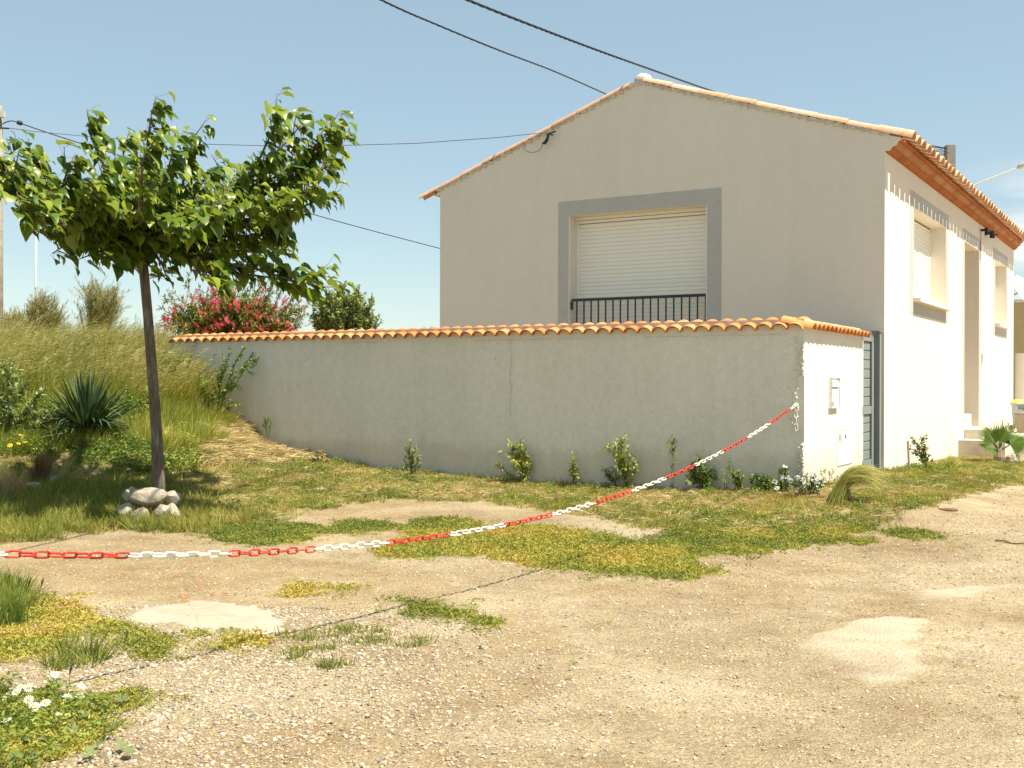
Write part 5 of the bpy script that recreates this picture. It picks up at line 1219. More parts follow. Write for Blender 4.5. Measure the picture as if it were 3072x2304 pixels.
def flower_mesh(nm, m, petals=9, disc=None):
    mb = MB()
    for k in range(petals):
        a = 6.283 * k / petals; w = 3.0 / petals; pa = [(0.12 * math.cos(a), .12 * math.sin(a), 0), (.8 * math.cos(a - w * .5), .8 * math.sin(a - w * .5), .08), (math.cos(a), math.sin(a), .0), (.8 * math.cos(a + w * .5), .8 * math.sin(a + w * .5), .08)]
        mb.add(pa, [(0, 1, 2, 3)])
    if disc:
        for k in range(8):
            a, b = 6.283 * k / 8, 6.283 * (k + 1) / 8
            mb.add([(.30 * math.cos(a), .30 * math.sin(a), .03), (.30 * math.cos(b), .30 * math.sin(b), .03), (.2 * math.cos(b), .2 * math.sin(b), .16), (.2 * math.cos(a), .2 * math.sin(a), .16), (0, 0, .2)], [(0, 1, 2, 3), (3, 2, 4)], 1)
    me = bpy.data.meshes.new(nm); me.from_pydata(mb.v, [], mb.f); me.materials.append(M[m])
    if disc: me.materials.append(M[disc]); me.polygons.foreach_set('material_index', mb.m)
    me.update(); return me
FM = dict(daisy=flower_mesh('flower', 'white_petal', 13, 'orange_petal'), yellow=flower_mesh('flower', 'yellow', 8, 'orange_petal'), orange=flower_mesh('flower', 'orange_petal', 4), purple=flower_mesh('flower', 'purple', 5, 'yellow'), mauve=flower_mesh('flower', 'mauve', 5), white=flower_mesh('flower', 'white_petal', 10, 'mauve'))
def flower(root, p, s, kind, petals=0, face=(0, -.7, .7), nm='flower'):
    z = (Vector(face) + rv(.45)).normalized(); x = z.cross(Vector((0, 1, .3))).normalized(); y = z.cross(x)
    return place(FM[kind], nm, root, frame(p, x * s, y * s, z * s))
wall_plant('wall_plant', 890, 1034, [(878, 965), (886, 950), (895, 975), (905, 985), (875, 990), (910, 1000), (890, 985), (900, 965), (884, 1005)], 'upright grey green plant, leftmost of those growing along the wall', 'grey_leaf', .045, .013, 90, 'orange', 4, .010)
wall_plant('wall_plant', 1134, 1046, [(1120, 955), (1100, 955), (1085, 975), (1075, 1000), (1110, 965), (1130, 970), (1140, 985), (1145, 1010), (1125, 1000), (1105, 990), (1138, 1000), (1120, 980), (1112, 1000), (1130, 950)], 'bushy yellow green plant with orange buds at the wall below the crack', 'wallflower_leaf', .065, .014, 80, 'orange', 9, .012, sag=.5)
wall_plant('wall_plant', 1240, 1050, [(1238, 980), (1234, 1000), (1245, 1010), (1230, 1015), (1240, 990), (1243, 1025)], 'narrow upright plant alone between two bushier ones at the wall', 'wallflower_leaf', .045, .011, 90, 'orange', 2, .010)
wall_plant('wall_plant', 1332, 1052, [(1305, 1012), (1312, 1020), (1325, 1015), (1335, 1030), (1318, 1030)], 'short plant leaning left at the foot of the tall yellow leaved one', 'green_leaf', .05, .013, 80, 'orange', 2, .010)
wall_plant('wall_plant', 1356, 1050, [(1312, 965), (1325, 955), (1338, 948), (1350, 940), (1355, 965), (1368, 985), (1372, 1005), (1345, 985), (1335, 975), (1360, 1000), (1350, 1010), (1340, 1000)], 'tallest bushy plant at the wall, with yellowed drooping leaves', 'wallflower_leaf', .06, .014, 75, 'orange', 8, .012, sag=.55)
wall_plant('wall_plant', 1452, 1050, [(1452, 942), (1446, 950), (1458, 950), (1453, 965)], 'thin bare stem with a tuft of leaves only at its top', 'green_leaf', .045, .012, 70, 'mauve', 2, .012, t0=.72, side=1, bow=.02, sag=0)
wall_plant('wall_plant', 1512, 1052, [(1488, 1010), (1498, 1000), (1510, 1005), (1525, 1010), (1540, 1015), (1545, 1030), (1500, 1025), (1520, 1025), (1485, 1030), (1515, 990), (1530, 1035)], 'leafy dark green plant with mauve flowers behind the chain', 'green_leaf', .06, .020, 85, 'mauve', 6, .014)
wall_plant('wall_plant', 1566, 1056, [(1572, 990), (1562, 1010), (1575, 1005), (1560, 1030)], 'spindly weed between the mauve flowered plant and a small leafy one', 'wallflower_leaf', .035, .010, 40, t0=.5)
wall_plant('wall_plant', 1596, 1058, [(1585, 1025), (1595, 1018), (1605, 1030), (1600, 1040), (1588, 1040)], 'small leafy weed near the right end of the wall', 'green_leaf', .05, .022, 80)
wall_plant('wall_plant', 1648, 1062, [(1622, 1035), (1635, 1028), (1648, 1025), (1660, 1030), (1672, 1040), (1640, 1045), (1655, 1050), (1625, 1050), (1668, 1052)], 'low rounded green plant left of the white flowers', 'green_leaf', .045, .020, 110)
osteo = dict(leaf='green_leaf', ln=.045, wd=.014, per=95, fl='white', cat='flowers', sag=.1)
wall_plant('white_daisy_plant', 1690, 1066, [(1686, 1012), (1692, 1008), (1697, 1018), (1700, 1030), (1682, 1030), (1690, 1040), (1705, 1045), (1712, 1040), (1680, 1050)], 'white flowered plant reaching up the wall just left of its corner', nfl=13, fs_=.024, **osteo)
wall_plant('white_daisy_plant', 1745, 1072, [(1715, 1045), (1730, 1035), (1742, 1030), (1755, 1035), (1765, 1035), (1775, 1045), (1735, 1050), (1752, 1050), (1768, 1055), (1722, 1058), (1780, 1038), (1760, 1025)], 'spreading white flowered plant under the letter box corner', nfl=24, fs_=.024, **osteo)
wall_plant('wall_plant', 1785, 1050, [(1780, 1015), (1790, 1020), (1800, 1012), (1772, 1020), (1805, 1030)], 'wispy seeding weed under the meter cabinet', 'wallflower_leaf', .03, .012, 60, t0=.5)
wall_plant('grass_clump', 578, 945, [(572, 915), (580, 910), (570, 925), (584, 915), (576, 920)], 'small clump of grass against the wall beside the straw', 'green_leaf', .12, .008, 40, spread=.25, sag=-.6, side=0, cat='grass')
wall_plant('wall_plant', 690, 1003, [(680, 985), (692, 975), (700, 985), (670, 990), (705, 995)], 'small dry leaved weed at the wall below the straw', 'straw_tuft', .05, .03, 60, sag=.3)
# staked flowering climber by the house
P = gpt(1965 * K, 1020 * K); pl = wall_plant('staked_climber', 2000, 1020, [(1968, 945), (1975, 955), (1985, 960), (1995, 965), (2005, 985), (2010, 1000), (1965, 965), (1980, 975), (1990, 945), (2000, 940)], 'climber with purple flowers tied to a stake against the sunlit house wall', 'green_leaf', .05, .026, 45, 'purple', 3, .035, cat='plant', fan=.1)
mb = MB(); P = Vector(P); mb.tube([P - Vector((0, 0, .1)), Vector(at(1961 * K, 952 * K, P.y))], .018, 8); mb.build('stake', M['dry_stem'], pl)
# tufts of hair-like grass
def hair(name, px, py, n, tips, lab, m, cat='grass', wdt=.004, h0=.25, rb=.05, D=None, seg=7):
    P = gpt(px * K, py * K); b0 = Vector(P); r_ = empty(name, b0, lab, cat); mb, tl = MB(), []
    for i in range(n):
        x, y, cx_, cy_ = rnd.choice(tips); c = Vector(at(cx_ * K + rnd.gauss(0, 6), cy_ * K + rnd.gauss(0, 6), b0.y + rnd.gauss(0, .06))); t = Vector(at(x * K + rnd.gauss(0, 9), y * K + rnd.gauss(0, 9), b0.y + rnd.gauss(0, .10)))
        b = b0 + Vector((rnd.gauss(0, rb * .5), rnd.gauss(0, rb * .5), -.01)); q = rnd.uniform(.7, 1.05); vs = []; side_ = Vector((rnd.uniform(-1, 1), rnd.uniform(-.6, .6), rnd.uniform(-.6, .6))).normalized()
        for k in range(seg + 1):
            u = k / seg * q; p = b * (1 - u) ** 2 + c * 2 * u * (1 - u) + t * u * u; w = wdt * (1 - .75 * k / seg) * .5
            vs += [p - side_ * w, p + side_ * w]
        mb.add(vs, [(2 * k, 2 * k + 1, 2 * k + 3, 2 * k + 2) for k in range(seg)])
        v = min(1, max(0, rnd.gauss(.45, .22))); tl += [min(1, v * (.6 + .7 * (j // 2) / seg)) for j in range(len(vs))]
    o = mb.build('blades', M[m], r_, attr=tl); o['kind'] = 'stuff'; return r_
hair('feather_grass', 1806, 1088, 2400, [(1915, 1030, 1822, 985), (1900, 1018, 1828, 985), (1885, 1042, 1822, 1000), (1910, 1045, 1830, 992), (1870, 1045, 1815, 1015), (1850, 1030, 1812, 1020), (1890, 1025, 1820, 1000), (1865, 1015, 1815, 1000), (1900, 1052, 1835, 1005)], 'feathery grass clump swept right by the wind below the garden wall corner', 'feather', 'ornamental grass', .0055, rb=.09)
hair('brown_grass', 85, 1052, 600, [(75, 980, 82, 1020), (100, 975, 92, 1020), (60, 1000, 75, 1030), (115, 985, 100, 1020), (88, 970, 86, 1015)], 'dark brown dry grass tuft above the three left rocks', 'brown_tuft', 'dry grass', .006, rb=.1)
hair('straw_grass', 30, 1075, 500, [(0, 1000, 10, 1040), (30, 1010, 25, 1045), (55, 1020, 40, 1045), (-20, 1030, 0, 1050), (60, 1040, 45, 1055), (15, 1005, 20, 1040)], 'straw coloured drooping grass at the left edge below the shrub', 'straw_tuft', 'dry grass', .006, rb=.22)
hair('straw_grass', 125, 1050, 90, [(165, 985, 140, 1010), (190, 1005, 160, 1020), (150, 975, 135, 1010), (220, 1010, 170, 1015)], 'few long dry stalks fanning right of the brown tuft', 'straw_tuft', 'dry grass', .007, rb=.06)
hair('dry_tuft', 2052, 1012, 260, [(2070, 985, 2060, 995), (2050, 975, 2053, 995), (2030, 995, 2045, 1000), (2078, 1000, 2065, 1000)], 'small half dry grass tuft at the foot of the sunlit house wall', 'feather', 'dry grass', .006, rb=.08)
hair('green_clump', 30, 1352, 160, [(20, 1245, 24, 1300), (50, 1262, 40, 1300), (5, 1255, 12, 1300), (68, 1290, 52, 1315)], 'clump of seeding grass at the left edge in front of the chain', 'green_leaf', 'grass', .005, rb=.10)
# seed spikes of wild barley
def spikes(root_label, pts, m='awn_s'):
    r_ = None
    for (bx_, by_, x, y, lab) in pts:
        P = gpt(bx_ * K, by_ * K); b0 = Vector(P); e = Vector(at(x * K, y * K, b0.y)); r_ = empty('barley_stalk', b0, lab, 'grass stalk'); mb = MB(); mb.tube(curve_pts(b0, e, Vector((.01, 0, .01)), 5), .0016, 4); mb.build('stem', M['stem'], r_)
        mb = MB(); d = (e - b0).normalized()
        for k in range(26):
            q = e + d * .055 * k / 26; v = (d + rv(.35)).normalized(); s_ = v.cross(rv()).normalized() * .0035; mb.add([q - s_, q + s_, q + v * .034], [(0, 1, 2)])
        mb.build('seed_head', M['stem'], r_)
spikes('', [(262, 1415, 270, 1398 - 12, 'barley stalk rising from the small grass tuft in the gravel'), (250, 1420, 286, 1392, 'shorter barley stalk leaning right from the small tuft'), (20, 1330, 38, 1268, 'barley head tallest in the clump at the left edge'), (40, 1335, 60, 1270, 'barley head leaning right in the clump at the left edge'), (70, 1330, 88, 1270, 'dark barley head standing apart at the right of the left edge clump'), (10, 1330, 18, 1262, 'barley head nearest the left edge of the picture'), (140, 1500, 150, 1420 + 40, 'barley head among the white daisies')])
# ------------------------------------------------------------------ daisies in the lower left corner
P = gpt(60 * K, 1560 * K); b0 = Vector(P); dz_ = empty('daisy_plant', b0, 'white and yellow daisies in bloom in the lower left corner', 'daisies')
D0 = b0.y; mb = MB(); mstem = MB(); tl = []
for (x, y, kd) in [(118, 1457, 'daisy'), (176, 1490, 'daisy'), (173, 1523, 'daisy'), (98, 1533, 'daisy'), (62, 1498, 'daisy'), (35, 1508, 'daisy'), (12, 1507, 'daisy'), (62, 1512, 'daisy'), (72, 1540, 'daisy'), (78, 1555, 'daisy'), (14, 1602, 'daisy'), (145, 1535, 'daisy'), (30, 1483, 'daisy'), (46, 1490, 'daisy'), (92, 1459, 'orange'), (122, 1480, 'orange'), (34, 1492, 'orange'), (136, 1552, 'yellow'), (56, 1633 - 5, 'orange'), (108, 1573, 'yellow'), (50, 1570, 'orange'), (130, 1595, 'daisy')]:
    D_ = D0 + (1580 - y) * .0045 + rnd.uniform(-.08, .08); e = Vector(at(x * K, y * K, D_)); g0 = Vector((e.x + rnd.uniform(-.05, .05), e.y + rnd.uniform(-.03, .12), 0)); g0.z = hz(g0.x, g0.y)
    if e.z < g0.z + .04: e.z = g0.z + .05
    mstem.tube(curve_pts(g0, e, rv(.015), 5), .0016, 4); s = {'daisy': .026, 'orange': .013, 'yellow': .014}[kd]
    flower(dz_, e, s, kd, face=(.1, -.45, 1) if kd == 'daisy' else (0, -.3, 1))
    for _ in range(9):
        q = rnd.random(); p = g0.lerp(e, q * .8); leaf_faces(mb, p, (rv(1) + Vector((0, 0, .4))), Vector((0, 0, 1)), rnd.uniform(.02, .045), .006, .2, rnd.random(), tl)
mstem.build('stem', M['stem'], dz_)['kind'] = 'stuff'; mb.build('foliage', M['green_leaf'], dz_, attr=tl)['kind'] = 'stuff'
# broad mallow leaves
def lobed(nm, m):
    vs = [(0, 0, 0)]; n = 15
    for k in range(n):
        a = -2.7 + 5.4 * k / (n - 1); r_ = 1.0 + (.18 if k % 3 == 1 else -.10); vs.append((r_ * math.cos(a), r_ * math.sin(a), .12 * (1 if k % 3 == 1 else -.4) + .1))
    fs = [(0, k, k + 1) for k in range(1, n)]; me = bpy.data.meshes.new(nm); me.from_pydata(vs, [], fs); me.materials.append(M[m]); me.update(); return me
M['mallow'] = mat('mallow_leaf', rough=.6, spec=.3, build=leaf_mat([(0, (.10, .14, .05)), (1, (.17, .20, .08))]), trans=.15)
mlf = lobed('leaf', 'mallow'); P = gpt(150 * K, 1600 * K); b0 = Vector(P); ml = empty('mallow_plant', b0, 'broad leaved mallow creeping under the daisies in the lower left corner', 'plant'); ms = MB()
for x, y in [(182, 1566), (155, 1604), (95, 1618), (200, 1640), (185, 1650), (260, 1628), (10, 1640), (75, 1655), (262, 1532), (120, 1630), (215, 1625), (35, 1655), (150, 1570), (60, 1610), (280, 1640), (240, 1600)]:
    Q = Vector(gpt(x * K, y * K)); Q.z += rnd.uniform(.025, .06); z = (Vector((0, -.3, 1)) + rv(.3)).normalized(); xx = Vector((rnd.uniform(-1, 1), rnd.uniform(-1, .2), 0)); xx = (xx - z * xx.dot(z)).normalized(); s = rnd.uniform(.022, .034)
    place(mlf, 'leaf', ml, frame(Q, xx * s, z.cross(xx) * s, z * s)); ms.tube([Q, Q + Vector((rnd.uniform(-.05, .05), .05, -.07))], .0015, 4)
ms.build('stem', M['stem'], ml)['kind'] = 'stuff'
# yellow and white wild flowers on the mound
for i, (x, y) in enumerate([(60, 810), (45, 808), (122, 812), (92, 823), (104, 838), (73, 832), (167, 815), (148, 838), (130, 850), (167, 851), (181, 850), (188, 857), (187, 847), (82, 872), (96, 868), (310, 855), (343, 830), (349, 832), (375, 842), (381, 840), (393, 852), (520, 0), (5, 905), (12, 912), (30, 918), (45, 940), (22, 962), (40, 958), (55, 955), (392, 840), (340, 902), (462, 845), (358, 934), (245, 832)]):
    if y == 0: continue
    P = gpt(x * K, (y + 22) * K); b0 = Vector(P); e = Vector(at(x * K, y * K, b0.y - .15)); r_ = empty('yellow_daisy', b0, 'small yellow daisy blooming among the weeds of the mound', 'flower', 'yellow daisies on the mound')
    mb = MB(); mb.tube(curve_pts(b0, e, rv(.02), 4), .003, 4); mb.build('stem', M['stem'], r_); flower(r_, e, rnd.uniform(.028, .04), 'yellow', face=(.3, -.6, .8))
for i, (x, y) in enumerate([(48, 838), (68, 850), (66, 858), (166, 1340 / K), (115, 1345 / K), (187, 1402 / K), (208, 1412 / K), (278, 1407 / K), (323, 1372 / K), (42, 820), (386, 868)]):
    P = gpt(x * K, (y + 14) * K); b0 = Vector(P); e = Vector(at(x * K, y * K, b0.y - .1)); r_ = empty('white_daisy', b0, 'small white daisy blooming low on the mound', 'flower', 'white daisies on the mound')
    mb = MB(); mb.tube(curve_pts(b0, e, rv(.02), 4), .0025, 4); mb.build('stem', M['stem'], r_); flower(r_, e, .026, 'daisy', face=(.2, -.6, .8))

# ================================================================== FAN PALM
P = gpt(2158 * K, 1000 * K); P0 = Vector(P); pm = empty('fan_palm', P0, 'small fan palm in front of the entrance steps', 'palm')
def fan(c, d, nrm, rad, n=24, arc=2.7):
    d = d.normalized(); nrm = (nrm - d * nrm.dot(d)).normalized(); s = nrm.cross(d)
    for k in range(n):
        a = -arc / 2 + arc * k / (n - 1); v = d * math.cos(a) + s * math.sin(a); v = (v + nrm * .10 * math.cos(a * 2)).normalized(); w = rad * .031; l_ = rad * (1 - .25 * abs(a) / (arc / 2)) * rnd.uniform(.93, 1.05); sd_ = nrm.cross(v).normalized()
        tip = c + v * l_ - Vector((0, 0, .04 * l_ * rnd.random())); mid = c + v * l_ * .5
        mb = MB(); mb.add([c, mid - sd_ * w + nrm * w * .4, mid, mid + sd_ * w + nrm * w * .4, tip], [(0, 1, 2), (0, 2, 3), (1, 4, 2), (2, 4, 3)]); mb.build('leaflet', M['palm'], pm)
topc = P0 + Vector((0, 0, .28)); mb = MB(); mb.tube([P0 - Vector((0, 0, .1)), P0 + Vector((0, 0, .12)), topc], [.09, .10, .05], 10); mb.build('trunk', M['brown_rock'], pm)
mb = MB()
for (dx, dy, dz, rad, dd, nn) in ((-.14, -.05, .12, .50, (-.8, -.1, .75), (.5, -.8, .4)), (.02, 0, .14, .46, (.05, .1, 1), (0, -1, .1)), (.18, -.08, .08, .52, (.95, -.2, .15), (-.1, -.75, .7)), (-.16, -.12, .0, .36, (-1, -.3, .05), (0, -.5, 1)), (.10, .1, .12, .42, (.6, .3, .9), (-.3, -.9, .2)), (-.02, .15, .1, .4, (-.4, .6, .8), (0, -1, .3))):
    c = topc + Vector((dx, dy, dz)); mb.tube([topc - Vector((0, 0, .05)), c], [.018, .012], 6); fan(c, Vector(dd), Vector(nn), rad)
mb.build('leaf_stalk', M['palm'], pm)['kind'] = 'stuff'
rk = gpt(2185 * K, 1003 * K)
rock(2185, 1003, None, .16, .13, .17, 'grey boulder in the shade of the fan palm', seed=61, lift=.08)

# ================================================================== BEYOND THE HOUSE
def hr(s, d, z): return HC + R * s - L * d + UP * z
mb = MB(); mb.box(hr(12.4, .02, -.4), R * 6, -L * 5.5, UP * .50); o = mb.build('terrace', M['concrete']); props(o, 'low pale concrete terrace beyond the entrance steps', None, None, 'structure')
nb = empty('neighbour_house', at(3150, 1250, 38), 'ochre rendered building at the right edge beyond the house', 'building'); nb.location.z = 0
q0 = at(2990, 1200, 37); q0[2] = -.5
mb = MB(); mb.box(q0, -L * 9, R * 7, UP * 4.42); mb.build('wall', M['ochre_wall'], nb)
mb = MB(); mb.box(q0 + np.array([0, 0, 4.422]) + L * .15 - R * .15, -L * 9.3, R * 7.4, UP * .10); mb.build('parapet', M['sill'], nb)
dish = empty('satellite_dish', at(3062, 870, 35.5), 'large white satellite dish at the right edge beyond the house', 'satellite dish')
dc = Vector(at(3072, 868, 35.5)); mb = MB(); ax = Vector((.55, -.72, .42)).normalized(); u_ = ax.cross(Vector((0, 0, 1))).normalized(); v_ = ax.cross(u_); nr, na_ = 6, 28
vs = [dc - ax * .16]; fs = []
for i in range(1, nr + 1):
    for k in range(na_): r_ = .50 * i / nr; a = 6.283 * k / na_; vs.append(dc + (u_ * math.cos(a) + v_ * math.sin(a)) * r_ + ax * (-.16 + .16 * (i / nr) ** 2))
for k in range(na_): fs.append((0, 1 + k, 1 + (k + 1) % na_))
for i in range(nr - 1):
    for k in range(na_): fs.append((1 + i * na_ + k, 1 + (i + 1) * na_ + k, 1 + (i + 1) * na_ + (k + 1) % na_, 1 + i * na_ + (k + 1) % na_))
mb.add(vs, fs); mb.build('reflector', M['white_plastic'], dish, smooth=True)
mb = MB(); mb.tube([dc - ax * .14, dc - ax * .5, dc - ax * .6 - Vector((0, 0, .9))], .03, 8); mb.build('mount', M['pale_metal'], dish)
mb = MB(); mb.tube([dc - v_ * .0 + Vector((0, 0, -.45)), dc + ax * .55], .012, 6); mb.tube([dc + ax * .5, dc + ax * .62], .04, 8); mb.build('feed_arm', M['pale_metal'], dish)
mb = MB(); mb.box(hr(15.4, .02, -.4), R * .3, -L * .30, UP * 2.52); o = mb.build('wall_pier', M['wall_plaster']); props(o, 'short white pier standing against the far corner of the house', 'pier')
# wheelie bin with yellow lid
def on_terr(px, D): p = at(px, 1300, D); return Vector((p[0], p[1], .10))
b0 = on_terr(3058, 28.6); bn = empty('wheeled_bin', b0, 'grey wheeled bin with a yellow lid beyond the steps', 'bin'); mb = MB()
def frus(mb, c, w0, d0, w1, d1, z0, z1, mi=0):
    P = [(c.x + sx * w0, c.y + sy * d0, c.z + z0) for sx, sy in ((-1, -1), (1, -1), (1, 1), (-1, 1))] + [(c.x + sx * w1, c.y + sy * d1, c.z + z1) for sx, sy in ((-1, -1), (1, -1), (1, 1), (-1, 1))]
    mb.add(P, [(0, 3, 2, 1), (4, 5, 6, 7), (0, 1, 5, 4), (1, 2, 6, 5), (2, 3, 7, 6), (3, 0, 4, 7)], mi)
frus(mb, b0, .10, .14, .13, .18, .06, .66); mb.build('body', M['bin_grey'], bn); mb = MB(); frus(mb, b0, .155, .2, .155, .2, .66, .70); mb.build('rim', M['bin_grey'], bn)
mb = MB(); frus(mb, b0 + Vector((0, 0, .70)), .15, .19, .11, .14, .0, .085); mb.build('lid', M['bin_yellow'], bn)
for sx in (-1, 1): mb = MB(); mb.tube([b0 + Vector((sx * .12, .16, .07)), b0 + Vector((sx * .15, .16, .07))], .07, 12); mb.build('wheel', M['dark'], bn)
b0 = on_terr(3090, 27.4); pn = empty('planter', b0, 'square grey planter with a green shrub at the right edge', 'planter'); mb = MB(); frus(mb, b0, .22, .22, .27, .27, 0, .46); frus(mb, b0 + Vector((0, 0, .46)), .29, .29, .29, .29, 0, .03); mb.build('pot', M['planter'], pn)
bush(pn, b0 + Vector((0, 0, .44)), [b0 + Vector((x, y, z)) for x, y, z in ((-.2, -.1, .72), (0, -.1, .82), (.15, 0, .75), (-.1, .1, .78), (.25, .1, .7), (-.28, 0, .62), (.05, -.2, .65), (-.22, -.15, .6))], .008, M['green_leaf'], M['stem'], .06, .03, 90, .1)
# weeds at the foot of the bin
b1 = on_terr(3035, 27.0); wv = empty('leggy_weed', b1, 'leggy weed growing beside the wheeled bin', 'weed'); bush(wv, b1, [b1 + Vector((rnd.uniform(-.22, .22), rnd.uniform(-.1, .1), rnd.uniform(.15, .42))) for _ in range(10)], .006, M['wallflower_leaf'], M['stem'], .05, .02, 60, .2)

# ================================================================== POLES, LAMP AND CABLES
def pole(name, px, ytop, D, r0, r1, m, lab, cat='pole', zb=None, square=False):
    t = Vector(at(px, ytop, D)); b = Vector((t.x, t.y, -.2)) if zb is None else Vector((t.x, t.y, zb)); r_ = empty(name, b, lab, cat); mb = MB()
    if square: mb.box(np.array(b) - np.array([r0, r0, 0]), np.array([2 * r0, 0, 0]), np.array([0, 2 * r0, 0]), UP * (t.z - b.z))
    else: mb.tube([b, b.lerp(t, .5), t], [r0, (r0 + r1) / 2, r1], 12)
    mb.build('shaft', M[m], r_, smooth=not square); return r_, t
lp_, lt = pole('utility_pole', -9, 318, 25, .15, .115, 'wood_pole', 'weathered utility pole at the left edge of the picture')
mb = MB(); bxp = at(8, 348, 25); mb.box(bxp + np.array([-.16, -.16, -.06]), np.array([.25, 0, 0]), np.array([0, .1, 0]), UP * .14); mb.build('clamp_plate', M['pale_metal'], lp_)
mb = MB(); a_ = Vector(at(4, 384, 25)); mb.tube([a_ - Vector((.15, 0, 0)), a_, a_ + Vector((.17, 0, -.01))], [.025, .02, .02], 6); mb.tube([Vector(at(24, 383, 25)) + Vector((.04, 0, .13 * math.sin(t) - .14)) + Vector((.12 * math.cos(t), 0, -.06)) for t in np.linspace(1.5, -1.9, 12)], .006, 5); mb.build('cable_clamp', M['black_rubber'], lp_)
thin, tt_ = pole('thin_pole', 108, 655, 40, .045, .035, 'pale_metal', 'thin pale metal mast behind the mound at the left')
cp_, ct_ = pole('concrete_pole', 2849, 437, 38, .145, .125, 'concrete_pole', 'dark concrete utility pole rising behind the roof on the right', square=True)
mb = MB(); base_ = Vector(at(2838, 470, 37.8))
for k in range(7):
    a = rnd.uniform(.1, .3); c = base_ + Vector((-.25 + rnd.uniform(-.1, .1), 0, rnd.uniform(-.15, .12))); mb.tube([c + Vector((a * math.cos(t), 0, a * .6 * math.sin(t))) for t in np.linspace(rnd.uniform(0, 2), rnd.uniform(3.5, 6), 9)], .012, 5)
mb.tube([base_, base_ + Vector((-.5, 0, -.05))], .02, 6); mb.tube([base_ + Vector((-.35, 0, -.05)), base_ + Vector((-.42, 0, -.28))], [.05, .03], 6); mb.tube([base_ + Vector((-.15, 0, -.1)), base_ + Vector((-.1, 0, -.9))], .01, 5); mb.build('cable_clamp', M['black_rubber'], cp_)
sl_top = Vector(at(3062, 500, 37.5)); arm0 = Vector(at(2862, 582, 37.9))
mb = MB(); mb.tube([arm0, arm0.lerp(sl_top, .5) + Vector((0, 0, .02)), sl_top], [.03, .028, .026], 8); mb.build('lamp_arm', M['pale_metal'], cp_)
mb = MB(); hd = sl_top; dv = (sl_top - arm0).normalized(); mb.tube([hd - dv * .12, hd, hd + dv * .35, hd + dv * .75, hd + dv * .85], [.04, .13, .19, .17, .06], 12); mb.v = [(x, y, hd.z + (z - hd.z) * .8) for x, y, z in mb.v]; mb.build('lamp_head', M['pale_metal'], cp_, smooth=True)
def cable(name, pts, r, lab, m='black_rubber', twist=False, extra=None):
    """pts: surveyed points (px, py, D); smooth curve through them"""
    P = [Vector(at(*p)) for p in pts]; out = []
    if twist:      # carried on over the yard to the next pole, and behind the roof to the concrete one
        d = P[0] - P[1]; P = [P[0] + d * k + Vector((0, 0, .010 * (k * d.length) ** 2 * .5)) for k in (24, 16, 9, 4, 1.5)] + P + [Vector(at(2849, 447, 38))]
    for i in range(len(P) - 1):
        p0, p1, p2, p3 = P[max(i - 1, 0)], P[i], P[i + 1], P[min(i + 2, len(P) - 1)]
        for k in range(12):
            t = k / 12; out.append(.5 * ((2 * p1) + (p2 - p0) * t + (2 * p0 - 5 * p1 + 4 * p2 - p3) * t * t + (3 * p1 - p0 - 3 * p2 + p3) * t ** 3))
    out.append(P[-1]); mb = MB()
    if twist:
        fine = []
        for i in range(len(out) - 1):
            m_ = max(1, int((out[i + 1] - out[i]).length / .07))
            for k in range(m_): fine.append(out[i].lerp(out[i + 1], k / m_))
        for ph in (0, 2.09, 4.19):
            pts_ = []
            for i, p in enumerate(fine):
                t = (fine[min(i + 1, len(fine) - 1)] - fine[max(i - 1, 0)]).normalized(); a = t.cross(Vector((0, 0, 1))).normalized(); b = t.cross(a); g = i * .07 / .55 * 6.283 + ph; pts_.append(p + (a * math.cos(g) + b * math.sin(g)) * r * .62)
            mb.tube(pts_, r * .62, 5)
    else: mb.tube(out, r, 6)
    o = mb.build(name, M[m], smooth=True); props(o, lab, 'cable'); return o
cable('overhead_cable', [(700, -230, 11.5), (1144, 0, 15), (1320, 78, 17), (1500, 152, 19.2), (1660, 213, 22), (1815, 281, 25.5), (1990, 360, 30)], .013, 'thinner of the two dark twisted cables crossing the sky above the roof', twist=True)
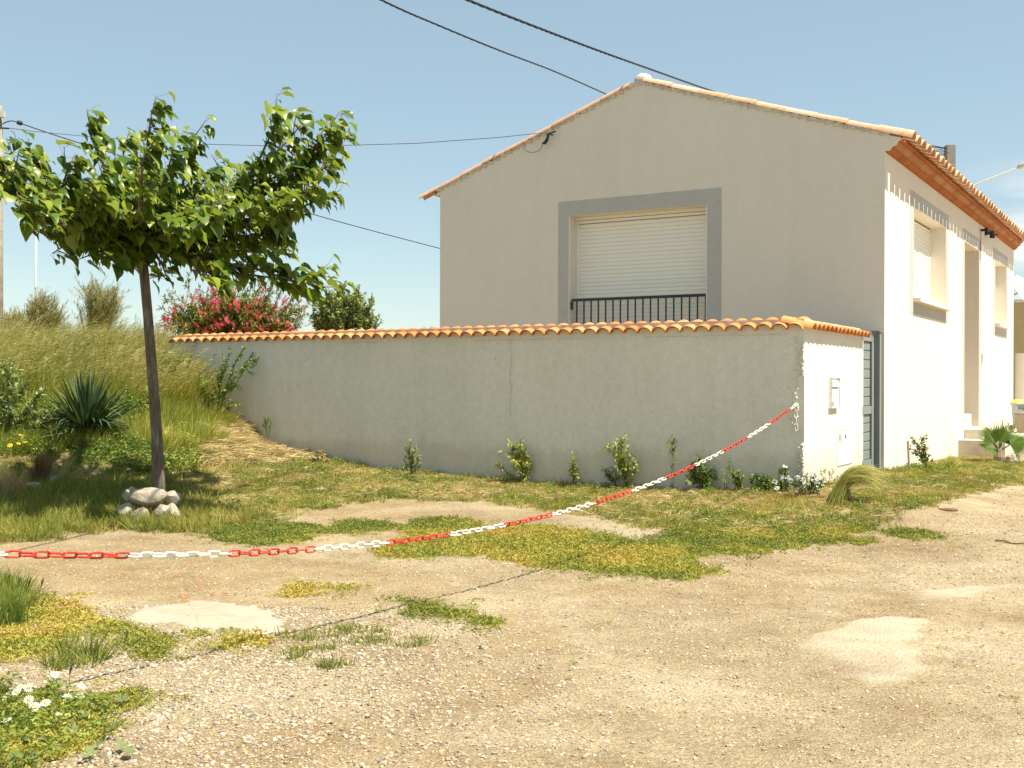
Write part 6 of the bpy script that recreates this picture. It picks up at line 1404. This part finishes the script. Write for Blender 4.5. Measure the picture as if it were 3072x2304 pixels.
cable('overhead_cable', [(1000, -170, 10.5), (1403, 0, 13.5), (1600, 78, 15.5), (1790, 150, 18), (1960, 211, 21), (2139, 274, 25), (2400, 360, 31)], .016, 'thicker dark twisted cable nearest the roof ridge', twist=True)
p_s = Vector(at(1770, 262, 24.4)); 
cable('pole_cable', [(8, 372, 25), (22, 365, 25), (38, 363, 25), (58, 369, 25.1), (210, 420, 26), (480, 503, 27.4), (960, 649, 30), (1322, 746, 32.5), (1450, 780, 33.5)], .012, 'black cable running from the left pole down behind the tree and house')
q = Vector(at(50, 366, 25.05)); q2 = Vector(at(68, 371, 25.1)); mb = MB(); mb.tube([q, q.lerp(q2, .12), q.lerp(q2, .88), q2], [.02, .048, .05, .02], 10); o = mb.build('cable_joint', M['black_rubber']); props(o, 'black cylindrical joint clamped on the pole cable', 'cable joint')
e_ = Vector(b0); gb = HC + L * 5.93 - R * .12 + UP * 5.865
cb = [(24, 384, 25), (100, 394, 24.9), (300, 413, 24.4), (600, 432, 23.6), (900, 440, 22.8), (1250, 430, 21.8), (1500, 412, 21.1)]
P = [Vector(at(*p)) for p in cb] + [Vector(gb)]; mb = MB(); mb.tube(P, .0075, 5); o = mb.build('service_wire', M['thin_wire'], smooth=True); props(o, 'thin grey wire stretched from the left pole to the gable bracket', 'wire')
# distant low greenery at the left skyline
x, y = npr.uniform(-60, -12, 900), npr.uniform(32, 60, 900)
simple_scatter('far_scrub', x, y, weed_p, 3.0, 6.0, npr.random(len(x)) * .6, 'low scrub beyond the mound at the left', 'scrub')
# spiky leaf tips showing over the wall next to the house corner
c = Vector(at(926 * K, 712 * K, 21.5)); b0 = Vector((c.x, c.y, c.z - .5)); r_ = empty('spiky_plant', b0, 'spiky leaf tips showing above the wall just left of the house corner', 'plant')
for (x, y) in ((916, 700), (920, 708), (931, 697), (929, 706), (938, 712), (912, 712)):
    t = Vector(at(x * K, y * K, 21.5)); mb = MB(); blade(mb, b0, t - b0, (t - b0).length, .03, (0, 0, 0), 4, roll=(1, 0, 0)); mb.build('leaf', M['yucca'], r_)
